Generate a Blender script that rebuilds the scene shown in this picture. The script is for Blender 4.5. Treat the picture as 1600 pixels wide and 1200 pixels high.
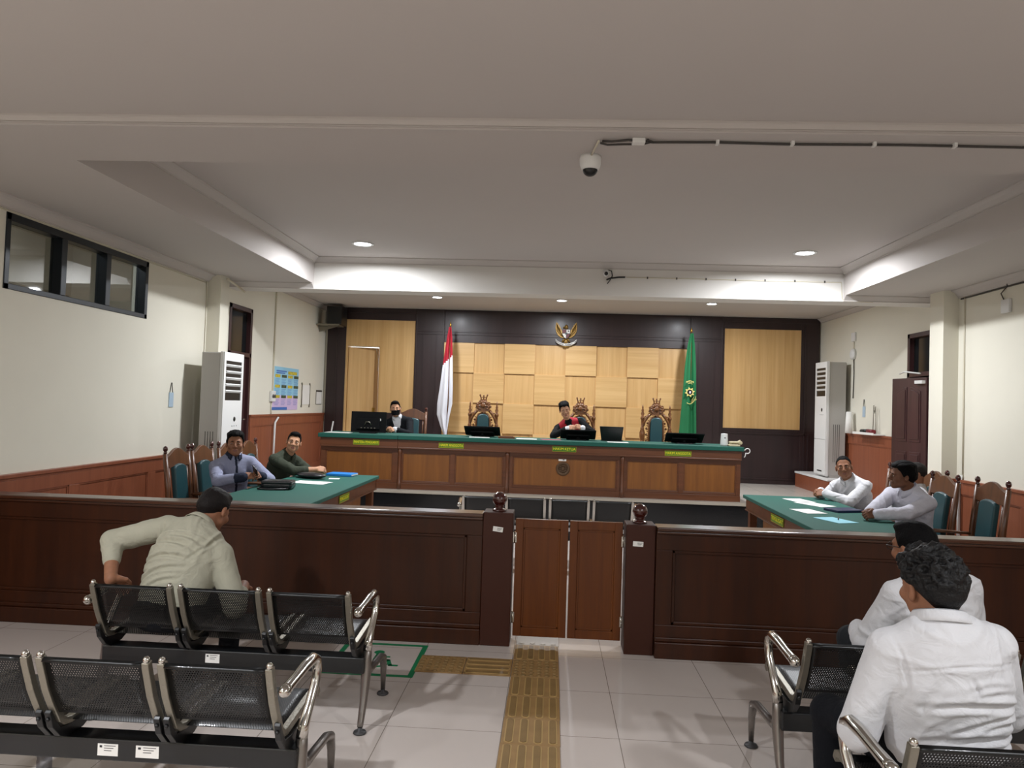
import bpy, bmesh, math, random
import numpy as np
from mathutils import Vector, Matrix

for o in list(bpy.data.objects):
    bpy.data.objects.remove(o)
S = bpy.context.scene
C = S.collection
PI = math.pi

def lin(h):
    h = h.lstrip('#')
    out = []
    for i in (0, 2, 4):
        v = int(h[i:i+2], 16) / 255
        out.append(v / 12.92 if v <= .04045 else ((v + .055) / 1.055) ** 2.4)
    return tuple(out) + (1,)

# ---------------------------------------------------------------- camera
CAMZ = 1.68
FPX = 1140.0
def _n(v):
    return v / np.linalg.norm(v)
_Y = _n(np.array([60 / FPX, -35 / FPX, 1.]))
_Zc = np.cross(_n(np.array([1, -.032, 0.])), _Y)
_Zc = _Zc if _Zc[1] > 0 else -_Zc
_Zc = _n(_Zc)
_X = np.cross(_Y, _Zc)
_X = _X if _X[0] > 0 else -_X
CR = np.stack([_X, _Y, _Zc], 1)          # rows: camera right, up, forward in room axes
cam = bpy.data.cameras.new('camera')
cam.sensor_fit = 'HORIZONTAL'
cam.sensor_width = 36
cam.lens = 36 * FPX / 1600
cam.clip_start = .05
co = bpy.data.objects.new('camera', cam)
C.objects.link(co)
m = Matrix.Identity(4)
for i in range(3):
    m[i][0], m[i][1], m[i][2] = CR[0][i], CR[1][i], -CR[2][i]
m[0][3], m[1][3], m[2][3] = 0, 0, CAMZ
co.matrix_world = m
S.camera = co

# ---------------------------------------------------------------- world + view
w = bpy.data.worlds.new('world')
w.use_nodes = True
w.node_tree.nodes['Background'].inputs[0].default_value = (.55, .6, .7, 1)
w.node_tree.nodes['Background'].inputs[1].default_value = .02
S.world = w
S.view_settings.view_transform = 'Standard'
S.view_settings.look = 'None'
S.view_settings.gamma = 1
S.view_settings.use_curve_mapping = False
S.view_settings.exposure = 0.0
LAMP = dict(hall=92, near=105, stage=58)    # watts of the recessed lamps
LAMPCOL = (.955, .985, 1.03)

# ---------------------------------------------------------------- materials
def mat(name, col, rough=.5, metal=0, coat=0, bump=0, bscale=60, spec=.5, var=0, vscale=4):
    m = bpy.data.materials.new(name)
    m.use_nodes = True
    nt = m.node_tree
    b = nt.nodes['Principled BSDF']
    c = lin(col) if isinstance(col, str) else col
    b.inputs['Base Color'].default_value = c
    b.inputs['Roughness'].default_value = rough
    b.inputs['Metallic'].default_value = metal
    b.inputs['Coat Weight'].default_value = coat
    b.inputs['Specular IOR Level'].default_value = spec
    tc = nt.nodes.new('ShaderNodeTexCoord')
    if bump:
        n = nt.nodes.new('ShaderNodeTexNoise')
        n.inputs['Scale'].default_value = bscale
        n.inputs['Detail'].default_value = 4
        bp = nt.nodes.new('ShaderNodeBump')
        bp.inputs['Strength'].default_value = bump
        bp.inputs['Distance'].default_value = .01
        nt.links.new(tc.outputs['Object'], n.inputs['Vector'])
        nt.links.new(n.outputs['Fac'], bp.inputs['Height'])
        nt.links.new(bp.outputs[0], b.inputs['Normal'])
    if var:
        n = nt.nodes.new('ShaderNodeTexNoise')
        n.inputs['Scale'].default_value = vscale
        n.inputs['Detail'].default_value = 5
        r = nt.nodes.new('ShaderNodeValToRGB')
        r.color_ramp.elements[0].position = .3
        r.color_ramp.elements[1].position = .7
        r.color_ramp.elements[0].color = tuple(x * (1 - var) for x in c[:3]) + (1,)
        r.color_ramp.elements[1].color = tuple(min(1, x * (1 + var)) for x in c[:3]) + (1,)
        nt.links.new(tc.outputs['Object'], n.inputs['Vector'])
        nt.links.new(n.outputs['Fac'], r.inputs[0])
        nt.links.new(r.outputs[0], b.inputs['Base Color'])
    return m

def wood(name, c1, c2, axis=2, rough=.35, coat=.2, freq=14, stretch=.08, spec=.5):
    m = bpy.data.materials.new(name)
    m.use_nodes = True
    nt = m.node_tree
    b = nt.nodes['Principled BSDF']
    b.inputs['Roughness'].default_value = rough
    b.inputs['Coat Weight'].default_value = coat
    b.inputs['Coat Roughness'].default_value = .2
    b.inputs['Specular IOR Level'].default_value = spec
    tc = nt.nodes.new('ShaderNodeTexCoord')
    mp = nt.nodes.new('ShaderNodeMapping')
    s = [freq] * 3
    s[axis] = freq * stretch
    mp.inputs['Scale'].default_value = s
    n = nt.nodes.new('ShaderNodeTexNoise')
    n.inputs['Scale'].default_value = 1
    n.inputs['Detail'].default_value = 6
    n.inputs['Roughness'].default_value = .65
    n.inputs['Distortion'].default_value = .4
    r = nt.nodes.new('ShaderNodeValToRGB')
    r.color_ramp.elements[0].position = .33
    r.color_ramp.elements[1].position = .68
    r.color_ramp.elements[0].color = lin(c1)
    r.color_ramp.elements[1].color = lin(c2)
    nt.links.new(tc.outputs['Object'], mp.inputs[0])
    nt.links.new(mp.outputs[0], n.inputs['Vector'])
    nt.links.new(n.outputs['Fac'], r.inputs[0])
    nt.links.new(r.outputs[0], b.inputs['Base Color'])
    return m

def emit(name, col, s):
    m = bpy.data.materials.new(name)
    m.use_nodes = True
    b = m.node_tree.nodes['Principled BSDF']
    b.inputs['Base Color'].default_value = lin(col)
    b.inputs['Emission Color'].default_value = lin(col)
    b.inputs['Emission Strength'].default_value = s
    return m

def tiles(name, base, grout, ox, oy, s, rough=.12, gw=.004):
    """square floor tiles with thin grout lines on room coordinates"""
    m = mat(name, base, rough, spec=.5)
    nt = m.node_tree
    b = nt.nodes['Principled BSDF']
    tc = nt.nodes.new('ShaderNodeTexCoord')
    sep = nt.nodes.new('ShaderNodeSeparateXYZ')
    nt.links.new(tc.outputs['Object'], sep.inputs[0])
    def line(sock, off):
        a = nt.nodes.new('ShaderNodeMath'); a.operation = 'SUBTRACT'; a.inputs[1].default_value = off
        nt.links.new(sock, a.inputs[0])
        p = nt.nodes.new('ShaderNodeMath'); p.operation = 'PINGPONG'; p.inputs[1].default_value = s / 2
        ab = nt.nodes.new('ShaderNodeMath'); ab.operation = 'ABSOLUTE'
        nt.links.new(a.outputs[0], ab.inputs[0])
        nt.links.new(ab.outputs[0], p.inputs[0])
        l = nt.nodes.new('ShaderNodeMath'); l.operation = 'LESS_THAN'; l.inputs[1].default_value = gw / 2
        nt.links.new(p.outputs[0], l.inputs[0])
        return l
    lx, ly = line(sep.outputs[0], ox), line(sep.outputs[1], oy)
    mx = nt.nodes.new('ShaderNodeMath'); mx.operation = 'MAXIMUM'
    nt.links.new(lx.outputs[0], mx.inputs[0]); nt.links.new(ly.outputs[0], mx.inputs[1])
    n = nt.nodes.new('ShaderNodeTexNoise'); n.inputs['Scale'].default_value = 1.6; n.inputs['Detail'].default_value = 6
    nt.links.new(tc.outputs['Object'], n.inputs['Vector'])
    c = lin(base)
    r = nt.nodes.new('ShaderNodeValToRGB')
    r.color_ramp.elements[0].color = tuple(x * .94 for x in c[:3]) + (1,)
    r.color_ramp.elements[1].color = tuple(min(1, x * 1.05) for x in c[:3]) + (1,)
    nt.links.new(n.outputs['Fac'], r.inputs[0])
    mix = nt.nodes.new('ShaderNodeMix'); mix.data_type = 'RGBA'
    mix.inputs[7].default_value = lin(grout)
    nt.links.new(mx.outputs[0], mix.inputs[0]); nt.links.new(r.outputs[0], mix.inputs[6])
    nt.links.new(mix.outputs[2], b.inputs['Base Color'])
    return m

def perforated(name, col, vert):
    """black painted sheet steel with a hexagonal pattern of round holes inside a margin"""
    m = mat(name, col, .36, .0, coat=.12, spec=.35)
    nt = m.node_tree
    b = nt.nodes['Principled BSDF']
    out = [n for n in nt.nodes if n.type == 'OUTPUT_MATERIAL'][0]
    tc = nt.nodes.new('ShaderNodeTexCoord')
    sep = nt.nodes.new('ShaderNodeSeparateXYZ')
    nt.links.new(tc.outputs['Object'], sep.inputs[0])
    cmb = nt.nodes.new('ShaderNodeCombineXYZ')
    nt.links.new(sep.outputs[0], cmb.inputs[0])
    nt.links.new(sep.outputs[2 if vert else 1], cmb.inputs[1])
    p = .0098
    def lattice(off):
        sc = nt.nodes.new('ShaderNodeVectorMath'); sc.operation = 'MULTIPLY_ADD'
        sc.inputs[1].default_value = (1 / p, 1 / (p * 1.732), 0)
        sc.inputs[2].default_value = (off + 100, off + 100, 0)
        nt.links.new(cmb.outputs[0], sc.inputs[0])
        fr = nt.nodes.new('ShaderNodeVectorMath'); fr.operation = 'FRACTION'
        nt.links.new(sc.outputs[0], fr.inputs[0])
        ct = nt.nodes.new('ShaderNodeVectorMath'); ct.operation = 'SUBTRACT'; ct.inputs[1].default_value = (.5, .5, 0)
        nt.links.new(fr.outputs[0], ct.inputs[0])
        rs = nt.nodes.new('ShaderNodeVectorMath'); rs.operation = 'MULTIPLY'; rs.inputs[1].default_value = (p, p * 1.732, 0)
        nt.links.new(ct.outputs[0], rs.inputs[0])
        ln = nt.nodes.new('ShaderNodeVectorMath'); ln.operation = 'LENGTH'
        nt.links.new(rs.outputs[0], ln.inputs[0])
        return ln.outputs['Value']
    mn = nt.nodes.new('ShaderNodeMath'); mn.operation = 'MINIMUM'
    nt.links.new(lattice(0), mn.inputs[0]); nt.links.new(lattice(.5), mn.inputs[1])
    lt = nt.nodes.new('ShaderNodeMath'); lt.operation = 'LESS_THAN'; lt.inputs[1].default_value = .0027
    nt.links.new(mn.outputs[0], lt.inputs[0])
    ax = nt.nodes.new('ShaderNodeMath'); ax.operation = 'ABSOLUTE'
    nt.links.new(sep.outputs[0], ax.inputs[0])
    a2 = nt.nodes.new('ShaderNodeMath'); a2.operation = 'LESS_THAN'; a2.inputs[1].default_value = .165
    nt.links.new(ax.outputs[0], a2.inputs[0])
    ml = nt.nodes.new('ShaderNodeMath'); ml.operation = 'MULTIPLY'
    nt.links.new(lt.outputs[0], ml.inputs[0]); nt.links.new(a2.outputs[0], ml.inputs[1])
    ab = nt.nodes.new('ShaderNodeMath'); ab.operation = 'ABSOLUTE'
    nt.links.new(sep.outputs[2 if vert else 1], ab.inputs[0])
    a3 = nt.nodes.new('ShaderNodeMath'); a3.operation = 'LESS_THAN'; a3.inputs[1].default_value = .105 if vert else .15
    nt.links.new(ab.outputs[0], a3.inputs[0])
    ml2 = nt.nodes.new('ShaderNodeMath'); ml2.operation = 'MULTIPLY'
    nt.links.new(ml.outputs[0], ml2.inputs[0]); nt.links.new(a3.outputs[0], ml2.inputs[1])
    tr = nt.nodes.new('ShaderNodeBsdfTransparent')
    mx = nt.nodes.new('ShaderNodeMixShader')
    nt.links.new(ml2.outputs[0], mx.inputs[0]); nt.links.new(b.outputs[0], mx.inputs[1]); nt.links.new(tr.outputs[0], mx.inputs[2])
    nt.links.new(mx.outputs[0], out.inputs[0])
    return m

def glass(name, tint='#e8eef0', alpha=.25, rough=.02):
    m = mat(name, tint, rough)
    nt = m.node_tree
    b = nt.nodes['Principled BSDF']
    out = [n for n in nt.nodes if n.type == 'OUTPUT_MATERIAL'][0]
    tr = nt.nodes.new('ShaderNodeBsdfTransparent'); tr.inputs[0].default_value = lin(tint)
    gl = nt.nodes.new('ShaderNodeBsdfGlossy'); gl.inputs['Roughness'].default_value = rough
    mx = nt.nodes.new('ShaderNodeMixShader'); mx.inputs[0].default_value = alpha
    nt.links.new(tr.outputs[0], mx.inputs[1]); nt.links.new(gl.outputs[0], mx.inputs[2])
    nt.links.new(mx.outputs[0], out.inputs[0])
    return m

# ---------------------------------------------------------------- mesh builder
class MB:
    def __init__(s):
        s.v, s.f, s.m, s.sm = [], [], [], []
    def add(s, vs, fs, mi=0, smooth=False):
        o = len(s.v)
        s.v += [tuple(float(c) for c in p) for p in vs]
        for f in fs:
            s.f.append([i + o for i in f]); s.m.append(mi); s.sm.append(smooth)
        return s
    def box(s, x0, x1, y0, y1, z0, z1, mi=0):
        x0, x1 = min(x0, x1), max(x0, x1); y0, y1 = min(y0, y1), max(y0, y1); z0, z1 = min(z0, z1), max(z0, z1)
        return s.add([(x0, y0, z0), (x1, y0, z0), (x1, y1, z0), (x0, y1, z0), (x0, y0, z1), (x1, y0, z1), (x1, y1, z1), (x0, y1, z1)],
                     [(3, 2, 1, 0), (4, 5, 6, 7), (0, 1, 5, 4), (1, 2, 6, 5), (2, 3, 7, 6), (3, 0, 4, 7)], mi)
    def obox(s, c, size, R=None, mi=0):
        R = R or Matrix.Identity(3)
        a = MB().box(-size[0] / 2, size[0] / 2, -size[1] / 2, size[1] / 2, -size[2] / 2, size[2] / 2)
        return s.add([tuple(Vector(c) + R @ Vector(p)) for p in a.v], a.f, mi)
    def tube(s, path, rad, n=10, mi=0, cap=True, flat=None, smooth=True):
        """round (or flattened: flat=(axis vector, factor)) tube through the points of path"""
        P = [Vector(p) for p in path]
        R = rad if isinstance(rad, (list, tuple)) else [rad] * len(P)
        rings = []
        t0 = (P[1] - P[0]).normalized()
        ref = Vector((0, 0, 1)) if abs(t0.z) < .9 else Vector((1, 0, 0))
        u = t0.cross(ref).normalized()
        for i, p in enumerate(P):
            a = P[max(i - 1, 0)]; b = P[min(i + 1, len(P) - 1)]
            t = (b - a).normalized()
            u = (u - t * u.dot(t)).normalized()
            w_ = t.cross(u)
            ring = []
            for k in range(n):
                an = 2 * PI * k / n
                off = (u * math.cos(an) + w_ * math.sin(an)) * R[i]
                if flat:
                    ax = Vector(flat[0]).normalized()
                    off = off - ax * off.dot(ax) * (1 - flat[1])
                ring.append(p + off)
            rings.append(ring)
        vs = [q for r in rings for q in r]
        fs = []
        for i in range(len(P) - 1):
            for k in range(n):
                fs.append((i * n + k, i * n + (k + 1) % n, (i + 1) * n + (k + 1) % n, (i + 1) * n + k))
        s.add(vs, fs, mi, smooth)
        if cap:
            o = len(s.v) - len(vs)
            s.f.append([o + k for k in range(n)][::-1]); s.m.append(mi); s.sm.append(False)
            s.f.append([o + (len(P) - 1) * n + k for k in range(n)]); s.m.append(mi); s.sm.append(False)
        return s
    def lathe(s, prof, c=(0, 0, 0), n=20, R=None, mi=0, smooth=True, cap=True):
        R = R or Matrix.Identity(3)
        vs, fs = [], []
        for r, z in prof:
            for k in range(n):
                an = 2 * PI * k / n
                vs.append(tuple(Vector(c) + R @ Vector((r * math.cos(an), r * math.sin(an), z))))
        for i in range(len(prof) - 1):
            for k in range(n):
                fs.append((i * n + k, i * n + (k + 1) % n, (i + 1) * n + (k + 1) % n, (i + 1) * n + k))
        s.add(vs, fs, mi, smooth)
        o = len(s.v) - len(vs)
        if not cap:
            return s
        if prof[0][0] > 1e-5:
            s.f.append([o + k for k in range(n)][::-1]); s.m.append(mi); s.sm.append(False)
        if prof[-1][0] > 1e-5:
            s.f.append([o + (len(prof) - 1) * n + k for k in range(n)]); s.m.append(mi); s.sm.append(False)
        return s
    def prism(s, poly, d0, d1, axis='y', mi=0, T=None):
        """polygon (a,b) extruded from d0 to d1; axis y: (a,d,b); z: (a,b,d); x: (d,a,b)"""
        mk = {'y': lambda a, b, d: (a, d, b), 'z': lambda a, b, d: (a, b, d), 'x': lambda a, b, d: (d, a, b)}[axis]
        n = len(poly)
        vs = [mk(a, b, d0) for a, b in poly] + [mk(a, b, d1) for a, b in poly]
        if T:
            vs = [tuple(T(Vector(p))) for p in vs]
        fs = [list(range(n))[::-1], [n + i for i in range(n)]]
        for i in range(n):
            fs.append((i, (i + 1) % n, n + (i + 1) % n, n + i))
        return s.add(vs, fs, mi)
    def ball(s, c, r, n=16, k=10, R=None, mi=0):
        rr = r if isinstance(r, (tuple, list)) else (r, r, r)
        R = R or Matrix.Identity(3)
        vs, fs = [], []
        for i in range(k + 1):
            th = PI * i / k
            for j in range(n):
                ph = 2 * PI * j / n
                vs.append(tuple(Vector(c) + R @ Vector((rr[0] * math.sin(th) * math.cos(ph), rr[1] * math.sin(th) * math.sin(ph), rr[2] * math.cos(th)))))
        for i in range(k):
            for j in range(n):
                fs.append((i * n + j, (i + 1) * n + j, (i + 1) * n + (j + 1) % n, i * n + (j + 1) % n))
        return s.add(vs, fs, mi, True)
    def sheet(s, rows, mi=0, thick=0, smooth=True):
        """grid of points; with thick it becomes a closed slab along the grid normals"""
        nr, nc = len(rows), len(rows[0])
        vs = [Vector(p) for r in rows for p in r]
        fs = [(i * nc + j, i * nc + j + 1, (i + 1) * nc + j + 1, (i + 1) * nc + j) for i in range(nr - 1) for j in range(nc - 1)]
        if not thick:
            return s.add(vs, fs, mi, smooth)
        nm = [Vector((0, 0, 0)) for _ in vs]
        for f in fs:
            nn = (vs[f[1]] - vs[f[0]]).cross(vs[f[3]] - vs[f[0]])
            for i in f:
                nm[i] += nn
        N = len(vs)
        v2 = [vs[i] - nm[i].normalized() * thick for i in range(N)]
        f2 = [tuple(N + i for i in f[::-1]) for f in fs]
        edge = [(j, j + 1) for j in range(nc - 1)] + [(i * nc + nc - 1, (i + 1) * nc + nc - 1) for i in range(nr - 1)] + \
               [((nr - 1) * nc + j + 1, (nr - 1) * nc + j) for j in range(nc - 1)] + [((i + 1) * nc, i * nc) for i in range(nr - 1)]
        f3 = [(b, a, a + N, b + N) for a, b in edge]
        s.add(vs + v2, fs + f2, mi, smooth)
        o = len(s.v) - 2 * N
        for f in f3:
            s.f.append([i + o for i in f]); s.m.append(mi); s.sm.append(False)
        return s
    def build(s, name, mats, parent=None, bevel=0, sub=0, loc=None, fix=True, seg=2):
        me = bpy.data.meshes.new(name)
        me.from_pydata(s.v, [], s.f)
        for mm in (mats if isinstance(mats, (list, tuple)) else [mats]):
            me.materials.append(mm)
        me.polygons.foreach_set('material_index', s.m)
        me.polygons.foreach_set('use_smooth', s.sm)
        if fix:
            bm = bmesh.new(); bm.from_mesh(me)
            bmesh.ops.recalc_face_normals(bm, faces=bm.faces)
            bm.to_mesh(me); bm.free()
        me.update()
        o = bpy.data.objects.new(name, me)
        C.objects.link(o)
        if parent: o.parent = parent
        if loc: o.location = loc
        if bevel:
            b = o.modifiers.new('bevel', 'BEVEL'); b.width = bevel; b.segments = seg; b.limit_method = 'ANGLE'; b.angle_limit = math.radians(40)
        if sub:
            b = o.modifiers.new('sub', 'SUBSURF'); b.levels = sub; b.render_levels = sub
        return o

def tag(o, label, cat, group=None):
    o['label'] = label; o['category'] = cat
    if group: o['group'] = group
    return o
def thing(name, label, cat, loc=(0, 0, 0), rz=0, group=None):
    o = bpy.data.objects.new(name, None)
    o.empty_display_size = .1
    C.objects.link(o); o.location = loc; o.rotation_euler = (0, 0, rz)
    return tag(o, label, cat, group)
def struct(o):
    o['kind'] = 'structure'
    return o
def dup(root, loc, rz, label, group=None):
    r = root.copy(); C.objects.link(r); r.location = loc; r.rotation_euler = (0, 0, rz); r['label'] = label
    if group: r['group'] = group
    for ch in list(root.children):
        c = ch.copy(); C.objects.link(c); c.parent = r
        for g in ch.children:
            d = g.copy(); C.objects.link(d); d.parent = c
    return r

def text_mesh(body, size, depth=.0, font_x=1.0):
    cu = bpy.data.curves.new('text', 'FONT')
    cu.body = body; cu.size = size; cu.extrude = depth; cu.align_x = 'CENTER'; cu.align_y = 'CENTER'
    o = bpy.data.objects.new('text', cu)
    C.objects.link(o)
    bpy.context.view_layer.update()
    me = bpy.data.meshes.new_from_object(o.evaluated_get(bpy.context.evaluated_depsgraph_get()))
    bpy.data.objects.remove(o)
    for v in me.vertices: v.co.x *= font_x
    return me
def text(name, body, size, m, parent, loc, rot, depth=.0008, width=None):
    me = text_mesh(body, size, depth)
    if width:
        xs = [v.co.x for v in me.vertices]; k = width / (max(xs) - min(xs))
        for v in me.vertices: v.co.x *= k
    me.materials.clear(); me.materials.append(m)
    o = bpy.data.objects.new(name, me); C.objects.link(o)
    if parent: o.parent = parent
    o.location = loc; o.rotation_euler = rot
    return o
def rot(ax, deg):
    return Matrix.Rotation(math.radians(deg), 3, ax)
# ---------------------------------------------------------------- palette
M = {}
M['wall'] = mat('cream wall paint', '#dcd8c9', .75, bump=.05, bscale=90, var=.025, vscale=1.3)
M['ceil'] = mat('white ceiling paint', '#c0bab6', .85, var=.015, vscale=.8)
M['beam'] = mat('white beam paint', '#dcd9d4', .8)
M['floor'] = tiles('pale floor tiles', '#cbc1ba', '#83796f', -.8, .191, .6)
M['stagefloor'] = tiles('stage floor tiles', '#c8c1b8', '#90887c', -.8, .191, .6, .2)
M['granite'] = mat('black granite', '#121315', .18, var=.3, vscale=40)
M['nosing'] = mat('pale stone nosing', '#a59d90', .4)
M['wain'] = wood('reddish wainscot', '#7d442c', '#8d5035', 2, .45, .1, 16, .05)
M['darkpanel'] = wood('dark wenge panelling', '#241617', '#2f1e1f', 2, .42, .1, 10, .05)
M['lightV'] = wood('light oak upright grain', '#c69c62', '#d7b078', 2, .42, .1, 16, .03)
M['lightH'] = wood('light oak level grain', '#c89f66', '#d9b47c', 0, .42, .1, 16, .03)
M['rail'] = wood('dark varnished rail wood', '#2d1407', '#3e1d0a', 2, .4, .1, 12, .06, .3)
M['railH'] = wood('dark varnished rail wood level', '#3a1f11', '#4a2916', 0, .28, .4, 12, .06)
M['gate'] = wood('reddish gate wood', '#52280c', '#67360f', 2, .4, .1, 12, .06, .3)
M['post'] = mat('dark post paint', '#3b1b0f', .5, spec=.3)
M['desk'] = wood('brown desk wood', '#6d4018', '#84521f', 2, .4, .2, 13, .06)
M['deskframe'] = wood('dark brown desk frame', '#55301a', '#683c22', 0, .38, .2, 13, .06)
M['cloth'] = mat('green table cloth', '#0c5145', .8, bump=.15, bscale=300)
M['chairwood'] = wood('brown chair wood', '#4e2e18', '#653c20', 2, .4, .2, 18, .08)
M['leather'] = mat('teal green leather', '#1b4248', .38, coat=.15)
M['chrome'] = mat('polished chrome', '#c9c6c0', .16, 1)
M['alu'] = mat('worn aluminium', '#8f8a7e', .4, .9, bump=.2, bscale=80)
M['castalu'] = mat('cast grey metal', '#8b8682', .32, .85)
M['black'] = mat('black plastic', '#0b0c0e', .4)
M['blackmetal'] = mat('black painted steel', '#0d0f12', .38, coat=.2)
M['perfV'] = perforated('perforated back steel', '#08090a', True)
M['perfH'] = perforated('perforated seat steel', '#08090a', False)
M['white'] = mat('white plastic', '#dcdcda', .45)
M['acside'] = mat('grey cabinet side', '#b3b0ab', .5)
M['paper'] = mat('white paper', '#e6e4df', .8)
M['ink'] = mat('dark print', '#2d2d2f', .8)
M['frame'] = mat('dark window aluminium', '#1c2126', .35, .4)
M['doorwood'] = wood('maroon door wood', '#33191a', '#422324', 2, .45, .15, 10, .05)
M['glass'] = glass('clear pane', '#c8cccc', .16)
M['darkglass'] = mat('dark transom glass', '#14181a', .08)
M['brass'] = mat('gold paint', '#a07a30', .35, .7)
M['signgreen'] = mat('green sign plate', '#2c6a12', .5)
M['signolive'] = mat('olive sign plate', '#5c7a10', .5)
M['yellow'] = mat('yellow sign lettering', '#e8dc20', .5)
M['tact'] = mat('brown tactile tile', '#96764a', .5, var=.12, vscale=9)
M['tactbar'] = mat('tactile tile bars', '#846a42', .45, var=.12, vscale=9)
M['tape'] = mat('green floor tape', '#0d7a4c', .5)
M['red'] = mat('red cloth', '#a8182a', .75)
M['redflag'] = mat('red flag cloth', '#a01428', .8)
M['whitecloth'] = mat('white flag cloth', '#dcdce2', .8)
M['greenflag'] = mat('green flag cloth', '#11683c', .75)
M['conduit'] = mat('beige conduit', '#cfc8b4', .5)
M['cable'] = mat('grey cable', '#3c3835', .5)
M['lampwhite'] = emit('lamp diffuser', '#f4f8ff', 30)

# ---------------------------------------------------------------- room shell
XL, XR, XS, YB, YN = -4.2, 4.62, 4.78, 13.3, -3.2
SOF, COF, NEAR, STG, BEAM = 3.15, 3.49, 3.20, 3.39, 3.08
SZ = .42                                         # stage height

struct(MB().box(XL - .2, XS + .2, YN - .2, 10.4, -.12, 0).build('floor', M['floor']))
b = MB()
b.box(XL, XS, 10.27, YB, .02, SZ); b.box(XL, -3.25, 9.2, 10.27, .02, SZ); b.box(3.05, XS, 9.32, 10.27, .02, SZ)
struct(b.build('floor_stage', M['stagefloor']))
b = MB()
for x0, x1, y0 in ((-3.25, 3.05, 10.25), (XL, -3.25, 9.18), (3.05, XS, 9.30)):
    b.box(x0, x1, y0, y0 + .018, 0, SZ - .03)
for k in range(7):
    b.box(-3.25 + k * .9, -3.246 + k * .9, 10.2485, 10.25, .0, SZ - .03)
struct(b.build('trim_1', M['granite']))
b = MB()
for x0, x1, y0 in ((-3.25, 3.05, 10.235), (XL, -3.25, 9.165), (3.05, XS, 9.285)):
    b.box(x0, x1, y0, y0 + .12, SZ - .03, SZ + .004)
struct(b.build('trim_2', M['nosing'], bevel=.004))

def wall_x(name, x0, x1, y0, y1, z0, z1, holes, m):
    """wall slab in the y-z plane with rectangular openings (ya, yb, za, zb)"""
    b = MB()
    ys = sorted({y0, y1} | {h[0] for h in holes} | {h[1] for h in holes})
    for a, c in zip(ys[:-1], ys[1:]):
        hs = sorted([h for h in holes if h[0] <= a + 1e-6 and h[1] >= c - 1e-6], key=lambda h: h[2])
        z = z0
        for h in hs:
            if h[2] > z: b.box(x0, x1, a, c, z, h[2])
            z = h[3]
        if z < z1: b.box(x0, x1, a, c, z, z1)
    return struct(b.build(name, m))
WIN = (5.33, 7.31, 2.45, 3.04)
DL = (9.24, 9.97, SZ, 2.90)
DR = (9.42, 10.06, SZ, 2.80)
wall_x('wall_left', XL - .16, XL, YN, YB + .2, 0, 3.6, [WIN, DL], M['wall'])
wall_x('wall_right', XR, XR + .16, YN, 8.62, 0, 3.6, [], M['wall'])
wall_x('wall_right_stage', XS, XS + .16, 8.6, YB + .2, 0, 3.6, [DR], M['wall'])
struct(MB().box(XL, XR, YN - .16, YN, 0, 3.6).build('wall_rear', M['wall']))
# stage wall: cream wall with the opening of the panel door
SD = (-3.80, -3.16, 1.0, 2.68)
b = MB()
b.box(XL, SD[0], YB, YB + .16, SZ, 3.6); b.box(SD[1], XS, YB, YB + .16, SZ, 3.6)
b.box(SD[0], SD[1], YB, YB + .16, SD[3], 3.6); b.box(SD[0], SD[1], YB, YB + .16, SZ, SZ + .02)
struct(b.build('wall_back', M['wall']))
# pillars
struct(MB().box(XL - .05, -4.04, 8.63, 8.86, 0, SOF).build('wall_pillar_left', M['wall']))
struct(MB().box(4.45, XS + .05, 8.55, 8.85, 0, SOF).build('wall_pillar_right', M['wall']))

# ceiling: near slab, soffits around the coffer, coffer, far beam, stage ceiling
CX0, CX1, CY0, CY1 = -3.06, 3.55, 4.45, 9.12
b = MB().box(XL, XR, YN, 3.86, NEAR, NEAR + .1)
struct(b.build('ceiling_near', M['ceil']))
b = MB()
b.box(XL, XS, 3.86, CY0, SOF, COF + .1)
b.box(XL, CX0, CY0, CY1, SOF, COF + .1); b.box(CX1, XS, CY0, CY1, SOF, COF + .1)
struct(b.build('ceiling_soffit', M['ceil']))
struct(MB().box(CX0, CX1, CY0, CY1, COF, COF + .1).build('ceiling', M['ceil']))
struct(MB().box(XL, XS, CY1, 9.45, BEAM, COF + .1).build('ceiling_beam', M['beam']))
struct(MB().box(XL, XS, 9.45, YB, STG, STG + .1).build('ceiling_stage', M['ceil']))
# mouldings
def crown(b, p0, p1, nrm, s=.075, down=True):
    """stepped moulding from p0 to p1 in the corner under a ceiling; nrm points away from the wall"""
    p0, p1, n = Vector(p0), Vector(p1), Vector(nrm)
    prof = [(0, 0), (s, 0), (s, -.012), (s * .8, -.018), (s * .55, -.034), (s * .3, -s * .72), (.014, -s * .85), (.014, -s), (0, -s)]
    vs = [tuple(p + n * a + Vector((0, 0, z))) for p in (p0, p1) for a, z in prof]
    k = len(prof)
    b.add(vs, [list(range(k)), list(range(k, 2 * k))[::-1]] + [(i, (i + 1) % k, k + (i + 1) % k, k + i) for i in range(k)])
b = MB()
crown(b, (CX0, CY0, COF), (CX0, CY1, COF), (1, 0, 0)); crown(b, (CX1, CY0, COF), (CX1, CY1, COF), (-1, 0, 0))
crown(b, (CX0, CY1, COF), (CX1, CY1, COF), (0, -1, 0)); crown(b, (CX0, CY0, COF), (CX1, CY0, COF), (0, 1, 0))
struct(b.build('trim_3', M['ceil']))
b = MB()
crown(b, (XL, YN, NEAR), (XL, 3.86, NEAR), (1, 0, 0)); crown(b, (XL, 3.86, SOF), (XL, CY1, SOF), (1, 0, 0), .09)
crown(b, (XR, YN, NEAR), (XR, 3.86, NEAR), (-1, 0, 0)); crown(b, (XR, 3.86, SOF), (XR, CY1, SOF), (-1, 0, 0), .09)
crown(b, (XL, CY1, SOF), (CX0, CY1, SOF), (0, -1, 0), .07); crown(b, (CX1, CY1, SOF), (XR, CY1, SOF), (0, -1, 0), .07)
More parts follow.
